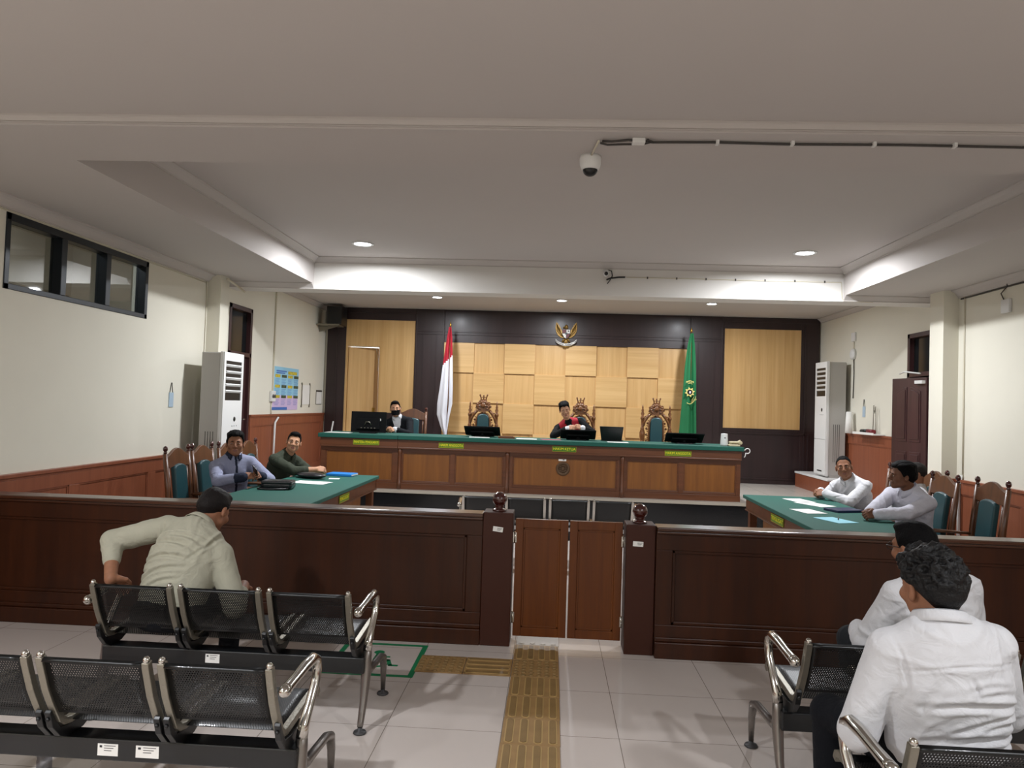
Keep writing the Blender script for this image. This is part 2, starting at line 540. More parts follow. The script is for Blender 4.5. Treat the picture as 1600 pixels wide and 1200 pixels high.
crown(b, (XL, 9.45, STG), (XL, YB, STG), (1, 0, 0)); crown(b, (XS, 9.45, STG), (XS, YB, STG), (-1, 0, 0))
crown(b, (XL, 3.86, NEAR), (XR, 3.86, NEAR), (0, -1, 0), .04)
struct(b.build('trim_4', M['ceil']))

# wainscots
NT = [4]
def wainscot(x, y0, y1, sgn, z0, z1, stiles, ends=True):
    """panelled dado on a side wall at x, sgn = direction into the room"""
    b = MB()
    t = lambda d0, d1, ya, yb, za, zb: b.box(x + sgn * d0, x + sgn * d1, ya, yb, za, zb)
    t(0, .016, y0, y1, z0, z1 - .03)
    t(0, .045, y0, y1, z1 - .03, z1); t(0, .034, y0, y1, z1 - .05, z1 - .03)
    t(.016, .03, y0, y1, z1 - .16, z1 - .05); t(.016, .03, y0, y1, z0, z0 + .14)
    for s in stiles:
        t(.016, .03, s - .07, s + .07, z0 + .14, z1 - .16)
    # thin bead inside each panel
    st = sorted(stiles)
    for a, c in zip(st[:-1], st[1:]):
        ya, yb, za, zb = a + .07, c - .07, z0 + .14, z1 - .16
        t(.016, .024, ya, yb, zb - .014, zb); t(.016, .024, ya, yb, za, za + .014)
        t(.016, .024, ya, ya + .014, za, zb); t(.016, .024, yb - .014, yb, za, zb)
    NT[0] += 1
    return struct(b.build('trim_%d' % NT[0], M['wain'], bevel=.003))
wainscot(XL, YN, 8.63, 1, 0, 1.02, [-3.1, -1.9, -.7, .5, 1.7, 2.9, 3.9, 5.05, 6.25, 7.5, 8.56])
wainscot(XR, YN, 8.55, -1, 0, 1.01, [-3.1, -1.9, -.7, .5, 1.7, 2.9, 4.0, 5.1, 6.2, 7.3, 8.48])
wainscot(XL, 9.97, YB, 1, SZ, 1.43, [10.05, 13.2])
wainscot(XL, 8.89, 9.24, 1, 0, 1.02, [])
wainscot(XS, 8.88, 9.42, -1, 0, 1.01, [])
wainscot(XS, 10.06, YB, -1, SZ, 1.41, [10.15, 13.2])
for (x0, x1, y0, y1) in ((XL, -4.015, 8.60, 8.89), (4.42, XS, 8.52, 8.88)):
    b = MB()
    b.box(x0, x1, y0, y1, 0, .97); b.box(x0 - .012, x1 + .012, y0 - .012, y1 + .012, .97, 1.01); b.box(x0 - .006, x1 + .006, y0 - .006, y1 + .006, .85, .97)
    NT[0] += 1
    struct(b.build('trim_%d' % NT[0], M['wain'], bevel=.003))

# ---------------------------------------------------------------- window with the corridor behind it
y0, y1, z0, z1 = WIN
b = MB()
for a, c in ((y0, y0 + .05), (y1 - .05, y1)): b.box(XL - .10, XL + .008, a, c, z0, z1)
b.box(XL - .10, XL + .008, y0, y1, z0, z0 + .045); b.box(XL - .10, XL + .008, y0, y1, z1 - .06, z1)
pw = (y1 - y0 - .1) / 3
for k in (1, 2):
    yy = y0 + .05 + pw * k
    b.box(XL - .10, XL + .008, yy - .035, yy + .035, z0 + .045, z1 - .06)
wf = struct(b.build('window_1', M['frame'], bevel=.004))
for k in range(3):
    ya = y0 + .05 + pw * k
    p = MB().box(XL - .075, XL - .07, ya + (.035 if k else 0), ya + pw - (.035 if k < 2 else 0), z0 + .045, z1 - .06).build('pane', M['glass'], wf)
M['corr'] = mat('corridor paint', '#c6bcac', .8)
b = MB()
b.box(-6.4, -6.3, 3.5, 9.6, 0, 3.7); b.box(-6.3, XL - .17, 3.4, 3.5, 0, 3.7); b.box(-6.3, XL - .17, 8.6, 8.7, 0, 3.7)
b.box(-6.4, XL - .17, 3.4, 9.6, 3.6, 3.7); b.box(-6.4, XL - .17, 3.4, 9.6, -.1, 0)
b.box(-6.3, -5.9, 3.5, 8.6, 2.85, 3.6); b.box(-6.3, -6.0, 6.4, 6.8, 0, 3.6)
struct(b.build('wall_corridor', M['corr']))

# ---------------------------------------------------------------- side doors
def door(name, xw, sgn, D, ajar):
    """frame, transom and panelled leaf in a side wall; sgn points into the room"""
    ya, yb, za, zb = D
    d = struct(MB().box(xw - sgn * .1, xw + sgn * .012, ya, ya + .06, za, zb).box(xw - sgn * .1, xw + sgn * .012, yb - .06, yb, za, zb)
               .box(xw - sgn * .1, xw + sgn * .012, ya, yb, zb - .06, zb).box(xw - sgn * .1, xw + sgn * .012, ya, yb, 2.22, 2.28).build(name, M['doorwood'], bevel=.004))
    MB().box(xw - sgn * .06, xw - sgn * .05, ya + .06, yb - .06, 2.28, zb - .06).build('transom_pane', M['darkglass'], d)
    return d
d = door('door_1', XL, 1, DL, 0)
def leaf(parent, wdt, hgt, loc, rz, m):
    b = MB()
    b.box(0, wdt, -.02, .02, 0, hgt)
    for side in (-1, 1):
        y = side * .02
        for (a, c, za, zb) in ((.10, wdt / 2 - .03, .95, hgt - .12), (wdt / 2 + .03, wdt - .10, .95, hgt - .12), (.10, wdt / 2 - .03, .15, .82), (wdt / 2 + .03, wdt - .10, .15, .82)):
            arch = zb > 1
            n = 9
            top = [(a + (c - a) * k / n, zb - (.06 * (1 - math.sin(PI * (k / n) / 2)) if a < wdt / 2 else .06 * (1 - math.cos(PI * (k / n) / 2))) if arch else zb) for k in range(n + 1)]
            poly = [(a, za), (c, za)] + top[::-1]
            b.prism(poly, y, y + side * .008)
            cx_, cz_ = (a + c) / 2, (za + zb) / 2
            b.prism([(cx_ + (p - cx_) * .78, cz_ + (q - cz_) * .9) for p, q in poly], y + side * .008, y + side * .016)
    o = b.build('leaf', m, parent, bevel=.003, loc=loc)
    o.rotation_euler = (0, 0, rz)
    return o
lf = leaf(d, .61, 1.80, (XL - .05, DL[0] + .06, SZ), PI / 2, M['doorwood'])
MB().tube([(.53, -.03, .95), (.53, -.07, .95), (.43, -.075, .95)], .009, 8).build('door_handle', M['chrome'], lf)
d2 = door('door_2', XS, -1, DR, 1)
lf = leaf(d2, .66, 1.78, (XS - .03, DR[0] + .05, SZ), math.radians(101), M['doorwood'])
MB().tube([(.1, .03, 1.83), (.32, .09, 1.86), (.5, .03, 1.84)], .01, 8).box(.02, .16, .02, .07, 1.70, 1.74).build('door_closer', M['white'], lf)
for nm, x0, x1, D in (('wall_store_left', XL - 1.2, XL - .17, DL), ('wall_store_right', XS + .17, XS + 1.2, DR)):
    b = MB()
    b.box(x0, x1, D[0] - .4, D[0] - .3, 0, 3.4); b.box(x0, x1, D[1] + .3, D[1] + .4, 0, 3.4); b.box(x0, x1, D[0] - .3, D[1] + .3, 3.3, 3.4)
    xo = x0 if nm.endswith('left') else x1 - .1
    b.box(xo, xo + .1, D[0] - .3, D[1] + .3, 0, 3.4); b.box(x0, x1, D[0] - .3, D[1] + .3, SZ - .1, SZ)
    struct(b.build(nm, M['corr']))

# ---------------------------------------------------------------- panelled stage wall
b = MB()
F = YB - .05                                     # front plane of the dark panelling
b.box(XL + .05, -3.83, F, YB, SZ, 3.33)
b.box(-3.83, -2.51, F, YB, 3.17, 3.33); b.box(-3.83, -3.83 + .03, F, YB, SZ, 3.17)
b.box(-3.16, -2.51, F, YB, SZ, 1.47); b.box(-3.80, -3.16, F + .03, YB, SZ, .46)
b.box(-2.51, -1.97, F - .03, YB, SZ, 3.385); b.box(2.47, 3.06, F - .03, YB, SZ, 3.385)
b.box(-1.97, 2.47, F - .03, YB, 2.79, 3.385); b.box(-1.97, 2.47, F, YB, SZ, .62)
b.box(3.06, 3.09, F, YB, SZ, 3.36); b.box(4.44, 4.76, F, YB, SZ, 3.33)
b.box(3.09, 4.44, F, YB, 3.18, 3.33); b.box(3.09, 4.44, F, YB, SZ, 1.40)
b.box(XL + .05, -2.51, F - .015, YB, 3.30, 3.385); b.box(3.06, 4.76, F - .015, YB, 3.30, 3.385)
struct(b.build('wall_panelling', M['darkpanel'], bevel=.004))
b = MB()
for z in (2.985, 2.935):
    b.box(-2.51, 3.06, F - .042, F - .03, z - .01, z + .01)
for x in (-2.36, -2.12, 2.62, 2.91):
    b.box(x - .008, x + .008, F - .042, F - .03, SZ + .2, 2.93)
for x in (-2.49, -1.99, 2.49, 3.04):
    b.box(x - .012, x + .012, F - .045, F - .03, SZ, 3.385)
b.box(3.12, 4.60, F - .012, F, 1.30, 1.33); b.box(3.12, 4.60, F - .012, F, .50, .53); b.box(3.12, 3.15, F - .012, F, .53, 1.30); b.box(4.57, 4.60, F - .012, F, .53, 1.30)
b.box(4.50, 4.53, F - .012, F, .42, 3.28); b.box(-3.98, -3.95, F - .012, F, .42, 3.28)
struct(b.build('trim_20', M['darkpanel'], bevel=.003))
# light oak panels
b = MB(); F2 = F + .012
b.box(-3.83, -3.16, F2, YB - .005, 2.68, 3.17); b.box(-3.16, -2.51, F2, YB - .005, 1.47, 3.17)
struct(b.build('trim_21', M['lightV']))
struct(MB().box(3.09, 4.44, F2, YB - .005, 1.40, 3.18).build('trim_22', M['lightV']))
cw = (2.47 + 1.97) / 8
bv, bh = MB(), MB()
for i in range(8):
    for j in range(4):
        x0, zt = -1.97 + i * cw, 2.79 - j * .543
        if (i + j) % 2 == 0:
            bh.box(x0, x0 + cw, F - .03, YB - .005, zt - .543, zt)
        else:
            bv.box(x0, x0 + cw, F, YB - .005, zt - .543, zt)
struct(bh.build('trim_23', M['lightH'], bevel=.002)); struct(bv.build('trim_24', M['lightV']))
# the panel door standing ajar, and the bright passage behind it
dd = struct(MB().box(SD[0], SD[0] + .035, YB - .04, YB + .16, SZ + .02, SD[3]).box(SD[1] - .02, SD[1], YB - .02, YB + .16, SZ + .02, SD[3]).build('door_3', M['lightV']))
b = MB().box(0, .55, -.02, .02, 0, SD[3] - SZ - .05)
lf = b.build('leaf', M['lightV'], dd, loc=(SD[0] + .04, YB + .03, SZ + .03)); lf.rotation_euler = (0, 0, math.radians(14))
MB().tube([(.48, -.02, 1.0), (.48, -.07, 1.0), (.39, -.075, 1.0)], .011, 8).box(.455, .505, -.026, -.018, .90, 1.1).build('door_handle', M['brass'], lf)
MB().tube([(.50, -.03, 2.2), (.54, -.10, 1.98), (.53, -.10, 1.78)], .008, 6).build('door_closer', M['conduit'], lf)
b = MB()
b.box(-4.1, -2.3, YB + 1.4, YB + 1.5, SZ, 3.4); b.box(-4.1, -4.0, YB + .17, YB + 1.4, SZ, 3.4); b.box(-2.4, -2.3, YB + .17, YB + 1.4, SZ, 3.4)
b.box(-4.0, -2.4, YB + .17, YB + 1.4, 3.3, 3.4); b.box(-4.0, -2.4, YB + .17, YB + 1.4, SZ - .1, SZ)
struct(b.build('wall_passage', M['white']))

# ---------------------------------------------------------------- lamps (each builder carries its own light)
def downlight(x, y, z, watts, label, r=.095, size=.17, group=None, spread=180):
    t = thing('ceiling_light', label, 'ceiling light', (x, y, z), 0, group)
    MB().lathe([(r * .86, -.001), (r * 1.15, -.001), (r * 1.15, -.008), (r * .95, -.014), (r * .86, -.01), (r * .86, -.001)], n=28, cap=False).build('frame', M['white'], t)
    MB().lathe([(r * .88, -.004), (r * .6, -.0065), (0.0001, -.008)], n=28, cap=False).build('diffuser', M['lampwhite'], t)
    l = bpy.data.lights.new('lamp', 'AREA'); l.shape = 'DISK'; l.size = size; l.energy = watts; l.color = LAMPCOL; l.spread = math.radians(spread)
    o = bpy.data.objects.new('lamp', l); C.objects.link(o); o.parent = t; o.location = (0, 0, -.03)
    return t
G = 'round recessed lamps of the coffered ceiling'
downlight(-2.22, 8.27, COF, LAMP['hall'], 'round recessed lamp at the far left of the coffered ceiling', .11, group=G, spread=172)
downlight(2.79, 8.27, COF, LAMP['hall'], 'round recessed lamp at the far right of the coffered ceiling', .11, group=G, spread=172)
G = 'small recessed lamps over the stage'
downlight(-1.88, 11.67, STG, LAMP['stage'], 'small recessed stage lamp above the red and white flag, leftmost of three', .085, .15, G)
downlight(.13, 11.70, STG, LAMP['stage'], 'small recessed stage lamp in front of the golden eagle emblem, middle of three', .085, .15, G)
downlight(2.50, 11.66, STG, LAMP['stage'], 'small recessed stage lamp above the green flag, rightmost of three', .085, .15, G)
G = 'recessed lamps over the public seats'
for x, y, e in ((-2.6, 1.2, 1.0), (2.6, 1.0, .62), (-2.6, -1.6, .7), (2.6, -1.6, .5)):
    downlight(x, y, NEAR, LAMP['near'] * e, 'round recessed lamp in the low ceiling over the public seats', .11, group=G)
for x, y, z, e in ((-5.2, 6.2, 3.58, 60), (-3.3, YB + .8, 3.28, 22)):
    downlight(x, y, z, e, 'round recessed lamp in the ceiling of the side corridor' if x < -4.5 else 'round recessed lamp in the passage behind the panel door', .09)
# ---------------------------------------------------------------- the bar: two balustrades, two posts, two gate leaves
def balustrade(x0, x1, y, h, label):
    t = thing('balustrade', label, 'courtroom rail', ((x0 + x1) / 2, y, 0))
    hw = (x1 - x0) / 2
    b = MB().box(-hw, hw, -.02, .02, 0, h - .05)
    b.build('panel', M['rail'], t)
    b = MB()
    for s in (-1, 1):
        ya, yb = s * .02, s * .045
        b.box(-hw, hw, ya, yb, h - .16, h - .05); b.box(-hw, hw, ya, yb, .13, .22)
        b.box(-hw, -hw + .11, ya, yb, .22, h - .16); b.box(hw - .11, hw, ya, yb, .22, h - .16)
        # bolection bead inside the frame
        c0, c1, z0, z1 = -hw + .11, hw - .11, .22, h - .16
        b.box(c0, c1, ya, s * .034, z1 - .022, z1); b.box(c0, c1, ya, s * .034, z0, z0 + .022)
        b.box(c0, c0 + .022, ya, s * .034, z0, z1); b.box(c1 - .022, c1, ya, s * .034, z0, z1)
    b.build('frame', M['rail'], t, bevel=.004)
    MB().box(-hw, hw - .0, -.075, .075, 0, .11).box(-hw, hw, -.06, .06, .11, .14).build('plinth', M['rail'], t, bevel=.006)
    MB().box(-hw, hw, -.065, .065, h - .05, h - .028).box(-hw, hw, -.085, .085, h - .028, h).build('cap', M['railH'], t, bevel=.008, seg=3)
    return t
balustrade(XL + .02, -.447, 5.19, .915, 'long dark wooden rail panel left of the gate')
balustrade(.752, XR - .02, 5.10, .885, 'long dark wooden rail panel right of the gate')

def post(x0, x1, y, h, label, sticker):
    t = thing('gate_post', label, 'post', ((x0 + x1) / 2, y, 0), 0, 'posts of the gate')
    hw = (x1 - x0) / 2
    MB().box(-hw, hw, -.1, .1, 0, h).build('shaft', M['post'], t, bevel=.006)
    r = .052
    prof = [(.05, 0), (.052, .008), (.044, .014), (.03, .02), (.028, .026), (.036, .032)] + \
           [(r * math.cos(a) if a > -1.0 else .036, .082 + r * math.sin(a)) for a in np.linspace(-.95, PI / 2 - .02, 14)] + [(.0001, .134)]
    MB().lathe(prof, (0, 0, h), 24).build('ball_finial', M['ballwood'], t)
    b = MB().box(-.035, .035, -.1025, -.1, -.017, .017)
    s_ = b.build('asset_sticker', M['paper'], t, loc=(sticker[0], 0, sticker[1])); s_.rotation_euler = (0, sticker[2], 0)
    b = MB()
    for k in range(3): b.box(-.005, .03 - .006 * k, -.1032, -.1024, .007 - .007 * k, .0095 - .007 * k)
    p = b.build('print', M['ink'], s_)
    return t
M['ballwood'] = wood('polished red brown ball', '#36100a', '#4a1810', 2, .12, .8, 12, .1)
post(-.445, -.235, 5.22, .925, 'dark gate post with ball finial left of the gate', (.0, .81, .12))
post(.55, .75, 5.18, .885, 'dark gate post with ball finial right of the gate', (-.02, .755, .05))

def gate_leaf(x0, x1, label, hinge):
    t = thing('gate_leaf', label, 'gate', ((x0 + x1) / 2, 5.17, .068), 0, 'leaves of the low gate')
    hw, h = (x1 - x0) / 2, .815
    MB().box(-hw + .04, hw - .04, -.008, .008, .05, h - .05).build('panel', M['gate'], t)
    b = MB()
    for a in (-1, 1):
        b.box(a * hw, a * (hw - .055), -.018, .018, 0, h)
    b.box(-hw + .055, hw - .055, -.018, .018, 0, .06); b.box(-hw + .055, hw - .055, -.018, .018, h - .06, h)
    for s in (-1, 1):
        c, z0, z1 = hw - .055, .06, h - .06
        for (a0, a1, q0, q1) in ((-c, c, z1 - .014, z1), (-c, c, z0, z0 + .014), (-c, -c + .014, z0, z1), (c - .014, c, z0, z1)):
            b.box(a0, a1, s * .008, s * .013, q0, q1)
    b.build('frame', M['gate'], t, bevel=.003)
    for z in (.13, h - .13):
        b = MB().tube([(0, 0, -.04), (0, 0, .04)], .007, 10).box(-.012, .012, -.003, .003, -.035, .035)
        b.build('hinge', M['chrome'], t, loc=(hinge * (hw + .004), -.016, z))
    return t
gate_leaf(-.218, .152, 'low brown gate leaf hinged on the left post', -1)
gate_leaf(.164, .532, 'low brown gate leaf hinged on the right post', 1)

# ---------------------------------------------------------------- judges' bench and clerk's desk
def panel_frame(b, x0, x1, z0, z1, y, d=.012, w=.02):
    b.box(x0, x1, y - d, y, z1 - w, z1); b.box(x0, x1, y - d, y, z0, z0 + w)
    b.box(x0, x0 + w, y - d, y, z0 + w, z1 - w); b.box(x1 - w, x1, y - d, y, z0 + w, z1 - w)
def bench_front(t, segs, X0, e0=.025, e1=.025):
    """segs: (x0, x1, number of panels) on room x; built relative to X0"""
    pan, fr = MB(), MB()
    for x0, x1, n in segs:
        a, c = x0 - X0, x1 - X0
        pan.box(a, c, .03, .05, .04, .60)
        fr.box(a, c, 0, .03, 0, .085); fr.box(a, c, .012, .03, .53, .60)
        e = .075 if n == 1 else .06
        fr.box(a, a + e, .012, .03, .085, .53); fr.box(c - e, c, .012, .03, .085, .53)
        xs = [a + e] + ([(a + c) / 2] if n == 2 else []) + [c - e]
        if n == 2: fr.box(xs[1] - .035, xs[1] + .035, .012, .03, .085, .53)
        for k in range(n):
            p0 = xs[k] + (.035 if k else 0); p1 = xs[k + 1] - (.035 if k < n - 1 else 0)
            fr.box(p0, p1, .016, .03, .085, .11)
            panel_frame(fr, p0, p1, .11, .53, .03, .012, .016)
    a, c = segs[0][0] - X0, segs[-1][1] - X0
    pan.build('front_panel', M['desk'], t)
    fr.build('frame', M['deskframe'], t, bevel=.003)
    b = MB().box(a, c, -.035, .04, .595, .715).box(a, c, -.045, .04, .585, .605)
    b.build('frieze', M['deskframe'], t, bevel=.004)
    b = MB().box(a, a + .03, .03, .74, 0, .70).box(c - .03, c, .03, .74, 0, .70)
    b.build('side_panel', M['deskframe'], t)
    MB().box(a - e0, c + e1, -.075, .76, .715, .775).build('cloth_top', M['cloth'], t, bevel=.01, seg=3)
def name_plate(t, body, loc, wdt, m, rz=0):
    p = MB().box(-wdt / 2, wdt / 2, -.004, 0, -.038, .038).build('name_plate', m, t, loc=loc); p.rotation_euler = (0, 0, rz)
    b = MB()
    panel_frame(b, -wdt / 2, wdt / 2, -.038, .038, -.004, .002, .004)
    b.build('plate_border', M['signyellow'], p)
    text('lettering', body, .052, M['yellow'], p, (0, -.0055, 0), (PI / 2, 0, 0), width=wdt * .93)
    return p
M['signyellow'] = mat('dull yellow sign edge', '#a89a18', .5)
BY = 10.45
t = thing('clerk_desk', 'brown panelled desk with green cloth top where the masked clerk sits', 'desk', (-2.745, BY, SZ))
bench_front(t, [(-3.31, -2.175, 1)], -2.745, .025, .0)
name_plate(t, 'PANITERA PENGGANTI', (.11, -.036, .66), .38, M['signolive'])
t = thing('judges_bench', 'long brown panelled bench with green cloth top in front of the judge', 'bench desk', (.25, BY, SZ))
bench_front(t, [(-2.172, -.59, 2), (-.59, 1.045, 1), (1.045, 2.70, 2)], .25, .0, .025)
for x in (-2.145, -.59, 1.045):
    b = MB()
    b.lathe([(.03, 0), (.03, .09), (.022, .10), (.022, .50), (.028, .52), (.03, .59)], n=16)
    b.build('pilaster', M['deskframe'], t, loc=(x - .25, .0, 0))
name_plate(t, 'HAKIM ANGGOTA', (-1.40 - .25, -.036, .655), .36, M['signolive'])
name_plate(t, 'HAKIM KETUA', (.215 - .25, -.036, .66), .34, M['signgreen'])
name_plate(t, 'HAKIM ANGGOTA', (1.815 - .25, -.036, .655), .37, M['signolive'])
# bronze medallion and sticker on the middle panel
M['bronze'] = mat('dull bronze', '#57412c', .5, .4, bump=.3, bscale=120)
b = MB().lathe([(.0001, .006), (.07, .008), (.075, .014), (.092, .014), (.098, .008), (.1, 0)], n=40, R=rot('X', 90))
for k in range(10):
    a = 2 * PI * k / 10
    b.ball((.045 * math.cos(a), -.012, .045 * math.sin(a)), (.013, .006, .013), 8, 6)
b.ball((0, -.012, 0), (.025, .008, .025), 10, 6)
b.build('medallion', M['bronze'], t, loc=(.205 - .25, .03, .375))
st = MB().box(-.055, .055, -.002, 0, -.02, .02).build('asset_sticker', M['paper'], t, loc=(.195 - .25, .029, .505))
MB().box(.005, .03, -.003, -.0015, -.008, .004).build('print', M['ink'], st)

# ---------------------------------------------------------------- litigants' tables
def litig_table(name, x0, x1, y0, y1, front, label, plate, rz=0):
    """front: side (-1 / +1 in x) facing the middle of the room"""
    cx, cy = (x0 + x1) / 2, (y0 + y1) / 2
    t = thing(name, label, 'table', (cx, cy, 0), rz)
    hx, hy = (x1 - x0) / 2, (y1 - y0) / 2
    MB().box(-hx, hx, -hy, hy, .722, .76).build('cloth_top', M['cloth'], t, bevel=.008, seg=3)
    e = .03
    b = MB()
    for s in (-1, 1):
        b.box(s * (hx - e), s * (hx - e - .028), -hy + e, hy - e, .60, .722)
        b.box(-hx + e, hx - e, s * (hy - e), s * (hy - e - .028), .60, .722)
        b.box(s * (hx - e + .01), s * (hx - e - .03), -hy + e - .01, hy - e + .01, .59, .605)
    b.build('apron', M['deskframe'], t, bevel=.003)
    for sx in (-1, 1):
        for sy in (-1, 1):
            b = MB().box(-.04, .04, -.04, .04, 0, .60).box(-.05, .05, -.05, .05, 0, .06)
            b.build('leg', M['deskframe'], t, loc=(sx * (hx - .09), sy * (hy - .09), 0), bevel=.004)
    fx = front * (hx - .12)
    b = MB().box(fx - .012, fx + .012, -hy + .45, hy - .45, .12, .60)
    b.build('modesty_panel', M['desk'], t)
    name_plate(t, plate[0], (front * (hx - .028), plate[1] - cy, .665), plate[2], M['signolive'], PI / 2 if front > 0 else -PI / 2)
    return t
litig_table('litigant_table', -3.02, -2.08, 6.32, 8.93, 1, 'long table with green cloth top left of the aisle', ('PENGGUGAT', 7.5, .36))
litig_table('litigant_table', 2.17, 3.07, 6.0, 8.36, -1, 'long table with green cloth top right of the aisle', ('TERGUGAT', 7.12, .40), math.radians(-1))

# ---------------------------------------------------------------- wooden armchairs of the litigants (facing +y)
def make_armchair(label, group):
    t = thing('wooden_armchair', label, 'chair', (0, 0, 0), 0, group)
    W, D = .222, .25
    for s in (-1, 1):
        MB().tube([(s * W, -D, 0), (s * W, -D + .01, .42), (s * W, -D - .02, .75), (s * W, -D - .06, 1.10)], [.02, .024, .024, .022], 8).build('rear_post', M['chairwood'], t)
        MB().lathe([(.014, 0), (.018, .012), (.012, .02), (.021, .035), (.023, .05), (.016, .07), (.0001, .078)], (s * W, -D - .06, 1.10), 12).build('finial', M['ballwood'], t)
        MB().tube([(s * W, D, 0), (s * W, D, .43), (s * W, D - .01, .66)], [.02, .024, .02], 8).build('leg', M['chairwood'], t)
        MB().tube([(s * W, -D - .01, .66), (s * W, -.05, .672), (s * W, D + .03, .665)], [.02, .024, .026], 8, flat=((0, 0, 1), .6)).build('armrest', M['chairwood'], t)
    MB().box(-W, W, D - .02, D + .01, .36, .43).box(-W, W, -D - .01, -D + .02, .36, .43).box(-W - .012, -W + .012, -D, D, .36, .43).box(W - .012, W + .012, -D, D, .36, .43).build('seat_frame', M['chairwood'], t, bevel=.004)
    MB().box(-W + .015, W - .015, -D + .02, D + .01, .42, .475).build('seat_cushion', M['leather'], t, bevel=.02, seg=4)
    # arched crest rail
    n = 14
    top = [(-W + .01 + (2 * W - .02) * k / n, 1.075 + .075 * math.sin(PI * k / n) ** 1.6) for k in range(n + 1)]
    poly = [(-W + .01, .965), (-.13, .965)] + [(-.13 + .26 * k / 8, .965 + .02 * math.sin(PI * k / 8)) for k in range(1, 8)] + [(.13, .965), (W - .01, .965)] + top[::-1]
    lean = lambda v: Vector((v.x, v.y - D - .012 - (v.z - .7) * .12, v.z))
    MB().prism(poly, -.014, .014, 'y', 0, lean).build('crest_rail', M['chairwood'], t, bevel=.005)
    MB().obox((0, -D - .005, .56), (2 * W, .026, .05)).build('lower_rail', M['chairwood'], t, bevel=.004)
    for x in (-.175, .175):
        MB().tube([lean(Vector((x, 0, .57))), lean(Vector((x, 0, .97)))], .012, 6, flat=((0, 1, 0), .6)).build('slat', M['chairwood'], t)
    rows = []
    b = MB()
    pts = [(-.115, .585), (.115, .585), (.115, .95)] + [(.115 * math.cos(a), .95 + .045 * math.sin(a)) for a in np.linspace(.2, PI - .2, 9)] + [(-.115, .95)]
    b.prism(pts, .035, -.02, 'y', 0, lean)
    b.build('back_cushion', M['leather'], t, bevel=.016, seg=4)
    return t
GL, GR = 'wooden armchairs along the left wall', 'wooden armchairs along the right wall'
a0 = make_armchair('empty wooden armchair with teal leather back, nearest the rail on the left', GL)
a0.location = (-3.40, 7.12, 0); a0.rotation_euler = (0, 0, -PI / 2)
dup(a0, (-3.40, 7.645, 0), -PI / 2, 'wooden armchair with teal leather back holding the man in the grey-blue shirt', GL)
dup(a0, (-3.36, 8.17, 0), -PI / 2, 'empty wooden armchair between the two men at the left table', GL)
dup(a0, (-3.34, 8.695, 0), -PI / 2, 'wooden armchair holding the man in the olive shirt', GL)
dup(a0, (3.55, 6.58, 0), PI / 2, 'empty wooden armchair with teal leather back, nearest the rail on the right', GR)
dup(a0, (3.42, 7.10, 0), PI / 2, 'wooden armchair holding the white-shirted man seen in profile', GR)
dup(a0, (3.62, 7.66, 0), PI / 2, 'wooden armchair holding the grey-haired man behind the man in profile', GR)
dup(a0, (3.55, 8.28, 0), PI / 2, 'wooden armchair holding the white-shirted man at the far end of the right table', GR)
a0c = dup(a0, (-2.30, 11.85, SZ), PI, 'wooden armchair holding the masked clerk in the black suit', 'chairs behind the benches')

